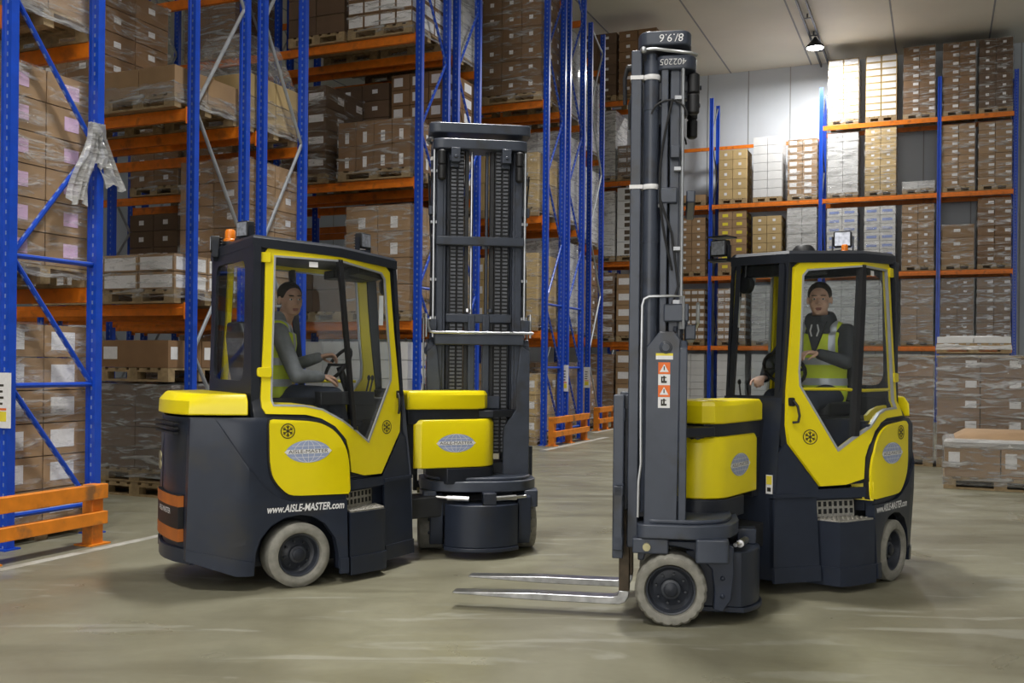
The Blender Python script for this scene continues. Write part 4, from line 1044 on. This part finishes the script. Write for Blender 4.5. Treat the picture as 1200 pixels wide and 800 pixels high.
# fourth row
load(a4, T4, -.66, S3, 'huge dark brown carton load at top centre of picture', nx=3, ny=3, nz=7, h=.30, m='card1', style='tiny', film='film', w=1.16)
load(a4, T4, -1.86, S3, 'dark brown carton load left of the huge top centre one', nx=2, nz=6, h=.30, m='card1', style='right', film='film', w=1.05)
load(a4, T4, -.62, S2, 'straw-coloured tall cartons right of the left mast top', nx=5, nz=2, h=.50, m='card3', style='none', film='film')
load(a4, T4, -1.68, S2, 'straw-coloured cartons seen through the upper left mast', nx=4, nz=2, h=.50, m='card3', style='none', film=None)
load(a4, T4, -.62, S1, 'straw-coloured carton load right of the middle of left mast', nx=3, nz=3, h=.42, m='card3', style='none', film='film')
load(a4, T4, -1.68, S1, 'straw-coloured carton load seen through the middle of left mast', nx=3, nz=3, h=.40, m='card3', style='right', film=None)
load(a4, T4, -.62, 0, 'straw-coloured cartons on floor behind nearer orange guard rail', nx=2, nz=3, h=.38, m='card3', style='right', film='film')
load(a4, T4, -1.68, 0, 'carton load on floor right behind the left mast base', nx=2, nz=4, h=.33, m='card2', style='wide', film='film')
for z, n, lb in ((0, 5, 'white-wrapped load on floor behind the white location sign'), (S1, 6, 'white-wrapped load on lowest shelf between the two masts'), (S2, 6, 'white-wrapped load on second shelf between the two masts'), (S3, 6, 'white-wrapped load on highest shelf between the two masts')):
    load(a4, T4b, -.60, z, lb, nz=n, h=.27, m='cardw' if z else 'card2', style='none', film='film2')
for z, n, mm, lb in ((0, 4, 'card2', 'tan load on floor behind the farther orange guard rail'), (S1, 6, 'card1', 'brown load with white tape above the farther orange guard rail'), (S2, 6, 'cardw', 'white load seen between silver braces, second shelf'), (S3, 6, 'cardw', 'white load seen between silver braces, third shelf')):
    load(a5, T5, -.60, z, lb, nz=n, h=.27, m=mm, style='tiny' if z < 3 else 'none', film='film2' if z > 3 else 'film')
# sixth row, just left of the raised mast of the right truck
for x, z, nx, nz, h, mm, st, fl, lb in (
    (-.60, S4, 2, 6, .27, 'card1', 'dots', None, 'dark brown carton load touching the right mast top, highest shelf'),
    (-1.66, S4, 2, 6, .27, 'cardd', 'tiny', None, 'dark brown carton load left of its twin on the highest shelf by right mast'),
    (-.60, S3, 2, 3, .25, 'card1', 'two', 'film2', 'low brown cartons under milky film, left of right mast'),
    (-1.66, S3, 2, 6, .28, 'cardw', 'none', 'film2', 'tall white load left of the low filmed cartons by right mast'),
    (-.60, S2, 1, 5, .35, 'cardw', 'holes', None, 'white crates with brown round marks, left of right mast'),
    (-1.66, S2, 2, 6, .28, 'cardw', 'none', 'film', 'plain white load left of the marked white crates'),
    (-.60, S1, 1, 4, .40, 'card2', 'two', None, 'brown cartons with paired white labels, left of right mast'),
    (-1.66, S1, 1, 5, .33, 'card1', 'right', 'film', 'brown wrapped load left of the paired-label cartons'),
    (-.60, 0, 1, 4, .42, 'card2', 'two', None, 'brown cartons on floor left of the right mast'),
    (-1.66, 0, 1, 4, .40, 'card1', 'none', 'film', 'brown load on floor beyond the farther orange guard rail')):
    load(a6, T6, x, z, lb, nx=nx, nz=nz, h=h, m=mm, style=st, film=fl)
# back wall racking: (a, shelf, nx, nz, h, board, labels, film, label)
GB = 29.97
for a, z, nx, nz, h, mm, st, fl, lb in (
    (-2.52, 8.30, 2, 9, .19, 'card3', 'big', 'film', 'brightly lit cartons with white labels, top shelf under the ceiling lamp'),
    (-1.52, 8.30, 2, 9, .19, 'card3', 'big', None, 'two columns of white-labelled cartons, second from left on the top shelf'),
    (-.54, 8.30, 2, 8, .23, 'card1', 'right', 'film', 'brown wrapped load, middle of five on the top shelf'),
    (.46, 8.30, 2, 8, .23, 'card1', 'right', 'film', 'brown wrapped load, fourth of five on the top shelf'),
    (1.355, 8.30, 2, 8, .23, 'cardd', 'dots', 'film', 'dark brown load, rightmost on the top shelf'),
    (-6.80, 6.24, 2, 1, .18, 'card2', 'none', None, 'small low load on high shelf next to the right mast'),
    (-5.60, 6.24, 2, 5, .29, 'card3', 'dots', None, 'tan cartons with white dots, high shelf right of the right mast'),
    (-4.60, 6.24, 2, 7, .25, 'cardw', 'none', None, 'clean white carton load on the high shelf against bare wall'),
    (-3.62, 6.24, 2, 8, .20, 'card2', 'wide', 'film', 'wrapped tan load on high shelf left of the blue post'),
    (-2.52, 6.24, 2, 7, .24, 'cardw', 'none', 'film2', 'silvery wrapped load directly below the brightly lit cartons'),
    (-1.52, 6.24, 2, 8, .22, 'card3', 'dots', 'film', 'straw-coloured wrapped load reaching up to the top beam'),
    (-.54, 6.24, 2, 1, .2, 'cardw', 'none', 'film2', 'low white bundle with empty space above it on high shelf'),
    (.46, 6.24, 2, 8, .21, 'card2', 'right', 'film', 'wrapped tan load right of the low white bundle'),
    (1.355, 6.24, 2, 8, .21, 'card2', 'right', 'film', 'wrapped tan load at right end of the high shelf'),
    (-6.80, 4.13, 2, 7, .23, 'card2', 'dots', None, 'tan cartons with white dots just right of the right mast, middle shelf'),
    (-5.60, 4.13, 2, 7, .25, 'card2', 'ydot', None, 'tan cartons with yellow labels, left of right cab roof'),
    (-4.60, 4.13, 2, 6, .26, 'card3', 'dots', None, 'tan cartons with white dots, straight above the right cab windscreen'),
    (-3.62, 4.13, 2, 7, .25, 'cardw', 'none', 'film2', 'silvery wrapped load above the right cab roof dome'),
    (-2.52, 4.13, 2, 7, .24, 'cardw', 'bp', 'film', 'white cartons with blue print behind the right cab roof lamp'),
    (-1.52, 4.13, 2, 7, .24, 'cardw', 'bp', 'film', 'white cartons with blue print right of the roof lamp'),
    (-.54, 4.13, 2, 7, .24, 'card2', 'dots', 'film', 'tan load with bright spots above right rear corner of right cab'),
    (.46, 4.13, 1, 3, .36, 'card2', 'tiny', 'film', 'half-height tan cartons with bare wall above, middle shelf'),
    (1.355, 4.13, 2, 7, .25, 'card1', 'right', 'film', 'brown load at right end of the middle shelf'),
    (-6.80, 2.07, 2, 7, .22, 'card2', 'two', None, 'tan cartons with rows of labels right of the mast, lowest shelf'),
    (-5.60, 2.07, 2, 7, .22, 'card2', 'two', 'film', 'tan load seen through the left of right cab windscreen'),
    (-4.60, 2.07, 2, 7, .23, 'cardw', 'none', 'film2', 'silvery load seen through the right cab windscreen'),
    (-3.62, 2.07, 2, 7, .24, 'cardw', 'none', 'film2', 'silvery load behind the face of the right driver'),
    (-2.52, 2.07, 2, 7, .24, 'cardw', 'none', 'film2', 'silvery load seen through the right cab door glass'),
    (-1.52, 2.07, 2, 7, .24, 'cardw', 'none', 'film2', 'silvery load seen through rear part of the right cab door'),
    (-.54, 2.07, 2, 7, .24, 'card2', 'none', 'film2', 'milky wrapped load just right of the right cab'),
    (.46, 2.07, 2, 7, .24, 'card1', 'tiny', 'film2', 'dark-topped wrapped load, lowest shelf, second from right'),
    (1.355, 2.07, 2, 7, .24, 'card1', 'right', 'film2', 'glinting wrapped load at right end of the lowest shelf'),
    (-6.80, 0, 2, 8, .21, 'cardw', 'none', None, 'pale small cartons on floor right of the right mast'),
    (-5.60, 0, 2, 8, .21, 'cardw', 'none', None, 'pale small cartons on floor behind the right cab levers'),
    (-4.60, 0, 2, 8, .21, 'cardw', 'none', None, 'pale small cartons on floor behind right driver hand')):
    load(0, GB, a, z, lb, nx=nx, ny=2, nz=nz, h=h, m=mm, style=st, film=fl, w=.82, d=.9)
# loads standing on the floor at the right
load(0, 16.62, -.63, 0, 'tall glossy wrapped load on floor directly behind the right truck tail', nx=2, nz=5, h=.295, m='card1', style='none', film='film2', w=1.15, d=1.15, top='sheet')
load(0, 16.62, .57, 0, 'tall glossy wrapped load on floor behind the low pale-topped load', nx=2, nz=5, h=.295, m='card1', style='top', film='film2', w=1.16, d=1.15, top='sheet')
load(0, 16.62, -1.84, 0, 'tall silvery wrapped load on floor seen through the right cab door', nx=2, nz=5, h=.295, m='cardw', style='none', film='film2', w=1.14, d=1.15)
load(0, 16.62, .48, 1.685, 'thin milky bundle on a pallet, on top of the tall wrapped load', nx=2, nz=1, h=.10, m='cardw', style='none', film='film3', w=1.0, d=.9, cone=.35)
g = thing('pallet_load', W(.70, 13.80), -YAW, 'low wrapped load with sloping pale top and brown lid, at right edge', 'pallet load')
put('pallet', pallet_mesh(1.25, 1.15), g, (0, 0, 0))
for i in range(2):
    for j in range(2): put('carton', carton_mesh(.62, .57, .40, 'card2', 'side'), g, (-.31 + .62*i, -.285 + .57*j, .147))
mb = MB(); q = lambda k, z: [(x*k*.63, y*k*.58, z) for x, y in ((-1,-1),(1,-1),(1,1),(-1,1))]
mb.loft([q(1.01, .50), q(1.01, .565), q(.96, .60), q(.80, .605)]); mb.build('film_shoulder', 'film3', g, bevel=.02)
mb = MB(); mb.loft([q(.80, .57), q(.80, .607), q(.60, .685), q(.58, .69)]); mb.build('carton_lid', 'card2', g, bevel=.01)
wrap(g, 1.25, 1.15, .05, .57, 'film2', seed=99)

# torn film hanging from the far left racking
M['rag'] = film_mat('torn_film', .45, .8, .45)
f = MB(); r = random.Random(5); base = W(-6.46, 6.27, 3.36)
for y0, w0, L, dr, ph in ((-.03, .07, .62, -.13, 0), (.03, .08, .44, .16, 2), (.0, .05, .30, .05, 4)):
    lo = []
    for i in range(13):
        t = i/12; w = w0*(.45 + .9*min(1, t*1.6)); c = base + D2*(y0 + dr*t + .015*math.sin(6*t + ph)) + D1*(.02*math.sin(5*t + ph)) + Vector((0, 0, .06 - (L + .06)*t))
        if i == 12: c.z -= .0
        n = 8; front = []; back = []
        for k in range(n + 1):
            u = -1 + 2*k/n; fold = .022*math.sin(3.2*u*PI + ph + 3*t) + .010*math.sin(9*t + u*4)
            q = c + D2*u*w + D1*fold + Vector((0, 0, (.03*math.sin(4*u + ph) if i == 12 else 0)))
            front.append(q + D1*.003); back.append(q - D1*.003)
        lo.append(front + back[::-1])
    f.loft(lo)
f.loft([[base + D2*(.05*math.cos(2*PI*k/12)*s) + D1*(.045*math.sin(2*PI*k/12)*s) + Vector((0, 0, z)) for k in range(12)] for z, s in ((-.05, .8), (-.01, 1.25), (.03, 1.0), (.05, .5))])
tag(f.build('plastic_film_scrap', 'rag', smooth=70), 'torn white plastic film tied to the blue post at far left', 'plastic film')

# ceiling lamps over the cross aisle with their cable tray
M['lampglow'] = bpy.data.materials.new('lamp_glow'); M['lampglow'].use_nodes = True
p = M['lampglow'].node_tree.nodes['Principled BSDF']; p.inputs['Emission Color'].default_value = (.95, .97, 1, 1); p.inputs['Emission Strength'].default_value = 30
mb = MB()
for o in (-.11, .11):
    mb.loft([[W(-3.17 + o - .02, t, HC - .14), W(-3.17 + o + .02, t, HC - .14), W(-3.17 + o + .02, t, HC - .06), W(-3.17 + o - .02, t, HC - .06)] for t in (-2, TB - .1)])
for k in range(22):
    t = -1 + k*1.45; mb.loft([[W(-3.3, t, z), W(-3.04, t, z), W(-3.04, t + .04, z), W(-3.3, t + .04, z)] for z in (HC - .13, HC - .11)])
    mb.loft([[W(-3.19, t, z), W(-3.15, t, z), W(-3.15, t + .03, z), W(-3.19, t + .03, z)] for z in (HC - .1, HC - .004)])
tag(mb.build('cable_tray', 'mast', smooth=0), 'grey cable tray running along the ceiling to the lamp', 'cable tray')
for k, t in enumerate((28.35, 21.5, 14.5, 7.5, .5, -6.5)):
    c = W(-3.17, t)
    if k < 1:
        g = thing('ceiling_lamp', (c.x, c.y, HC - .36), 0, 'bright round high bay lamp under the ceiling by the back wall', 'lamp')
        mb = MB(); mb.lathe([(.23,0),(.23,.06),(.14,.16),(.08,.22),(.03,.30),(0,.30)], (0,0,0), (0,0,1), 28); mb.build('lamp_housing', 'frame', g)
        mb = MB(); mb.lathe([(0,-.012),(.21,-.01),(.22,0),(0,.004)], (0,0,0), (0,0,1), 28); mb.build('diffuser', 'lampglow', g)
    la = bpy.data.lights.new('bay_lamp', 'AREA'); la.shape = 'DISK'; la.size = .9; la.energy = LAMP[k]; la.spread = math.radians(105 if k else 180); la.color = (1, .985, .95)
    lo = bpy.data.objects.new('bay_lamp', la); COL.objects.link(lo); lo.location = (c.x, c.y, HC - .42)
for a, t, e in SIDE:
    c = W(a, t); la = bpy.data.lights.new('aisle_lamp', 'AREA'); la.shape = 'DISK'; la.size = .9; la.energy = e; la.color = (1, .97, .92)
    lo = bpy.data.objects.new('aisle_lamp', la); COL.objects.link(lo); lo.location = (c.x, c.y, HC - .42)
wd = bpy.data.worlds.new('front_fill'); S.world = wd; wd.use_nodes = True  # bright even world, added as frontal fill through the open front
wd.node_tree.nodes['Background'].inputs['Color'].default_value = (*WORLD[0], 1); wd.node_tree.nodes['Background'].inputs['Strength'].default_value = WORLD[1]

# ------------------------------------------------------------------ trucks and drivers
LL, LH = (-1.664, 6.923), math.radians(32.5)
RL, RH_ = (2.205, 7.216), math.radians(227.)
truck(LL, LH, math.radians(65.5), 1.665, 'yellow and slate articulated forklift on the left, mast turned away from viewer',
      [('light', (-.30, .36, 2.28), math.radians(165)), ('beacon', (-.24, .20, 2.28), .9), ('light', (-.18, .05, 2.36), math.radians(200)), ('light', (.74, .15, 2.36), math.radians(-60)), ('dome', (.42, -.08, 2.225)), ('bracket', (.70,.11,2.19), (.78,.19,2.29)), ('bracket', (-.26,-.06,2.24), (-.14,.03,2.29)), ('bracket', (-.32,.33,2.16), (-.25,.39,2.22))])
truck(RL, RH_, math.radians(-56.5), 1.69, 'yellow and slate articulated forklift on the right, forks pointing left towards the floor centre',
      [('light', (.84, -.30, 2.255), math.radians(0)), ('light', (.12, .24, 2.345), math.radians(20)), ('dome', (.56, .17, 2.215)), ('beacon', (.22, .30, 2.24), .55), ('bracket', (.76,-.36,2.165), (.90,-.22,2.18)), ('bracket', (.76,-.36,2.325), (.90,-.22,2.335)), ('bracket', (.08,.20,2.23), (.16,.28,2.27))])
TL = Matrix.Translation((*LL, 0)) @ Matrix.Rotation(LH, 4, 'Z'); TR = Matrix.Translation((*RL, 0)) @ Matrix.Rotation(RH_, 4, 'Z')
person(TR, (-.02, .02, 1.27), dict(shl=(-.02, .215, 1.70), shr=(.03, -.15, 1.70), head=(.095, .06, 1.935), ell=(.20, .31, 1.49), wrl=(.33, .17, 1.545), elr=(.20, -.27, 1.45), wrr=(.45, -.17, 1.375),
       hdl=(.75, -.55, .12), pnl=(.2, -.2, -1), hdr=(1, .15, 0), pnr=(0, 0, -1), knl=(.40, .14, 1.23), knr=(.40, -.13, 1.23), anl=(.52, .13, .79), anr=(.52, -.12, .79)),
       (math.radians(22), .05, 0), 'driver in charcoal hooded jacket and yellow vest, seated in right truck', 'skin', 'jacketd', dict(hood=True, open=True, curll=.75, curlr=.8))
person(TL, (-.03, .0, 1.23), dict(shl=(.10, .145, 1.665), shr=(-.02, -.175, 1.655), head=(.115, -.035, 1.885), ell=(.22, .23, 1.42), wrl=(.37, .06, 1.49), elr=(.08, -.265, 1.36), wrr=(.29, -.18, 1.35),
       hdl=(1, -.1, .2), pnl=(.1, -.3, -1), hdr=(1, .12, 0), pnr=(0, .2, -1), knl=(.40, .13, 1.21), knr=(.40, -.14, 1.21), anl=(.52, .12, .79), anr=(.52, -.13, .79)),
       (math.radians(-86), .04, .03), 'driver in grey sleeves and yellow vest, seated in left truck', 'skin2', 'jacketg', dict(hood=False, open=False, curll=.8, curlr=.8))

# ------------------------------------------------------------------ camera and output transform
cam = bpy.data.cameras.new('camera'); co = bpy.data.objects.new('camera', cam); COL.objects.link(co)
cam.sensor_width = 36; cam.lens = 36*1170/1200; cam.shift_y = 27/1200; cam.clip_end = 200
co.matrix_world = Matrix.Translation((0, 0, 1.45)) @ Matrix.Rotation(PI/2, 4, 'X') @ Matrix.Rotation(.01, 4, 'Z')
S.camera = co
S.view_settings.view_transform = 'Standard'; S.view_settings.look = 'None'; S.view_settings.gamma = 1; S.view_settings.exposure = EXPO
S.view_settings.use_curve_mapping = False
S.cycles.max_bounces = 10; S.cycles.transparent_max_bounces = 24; S.cycles.use_denoising = True; S.cycles.sample_clamp_indirect = 6
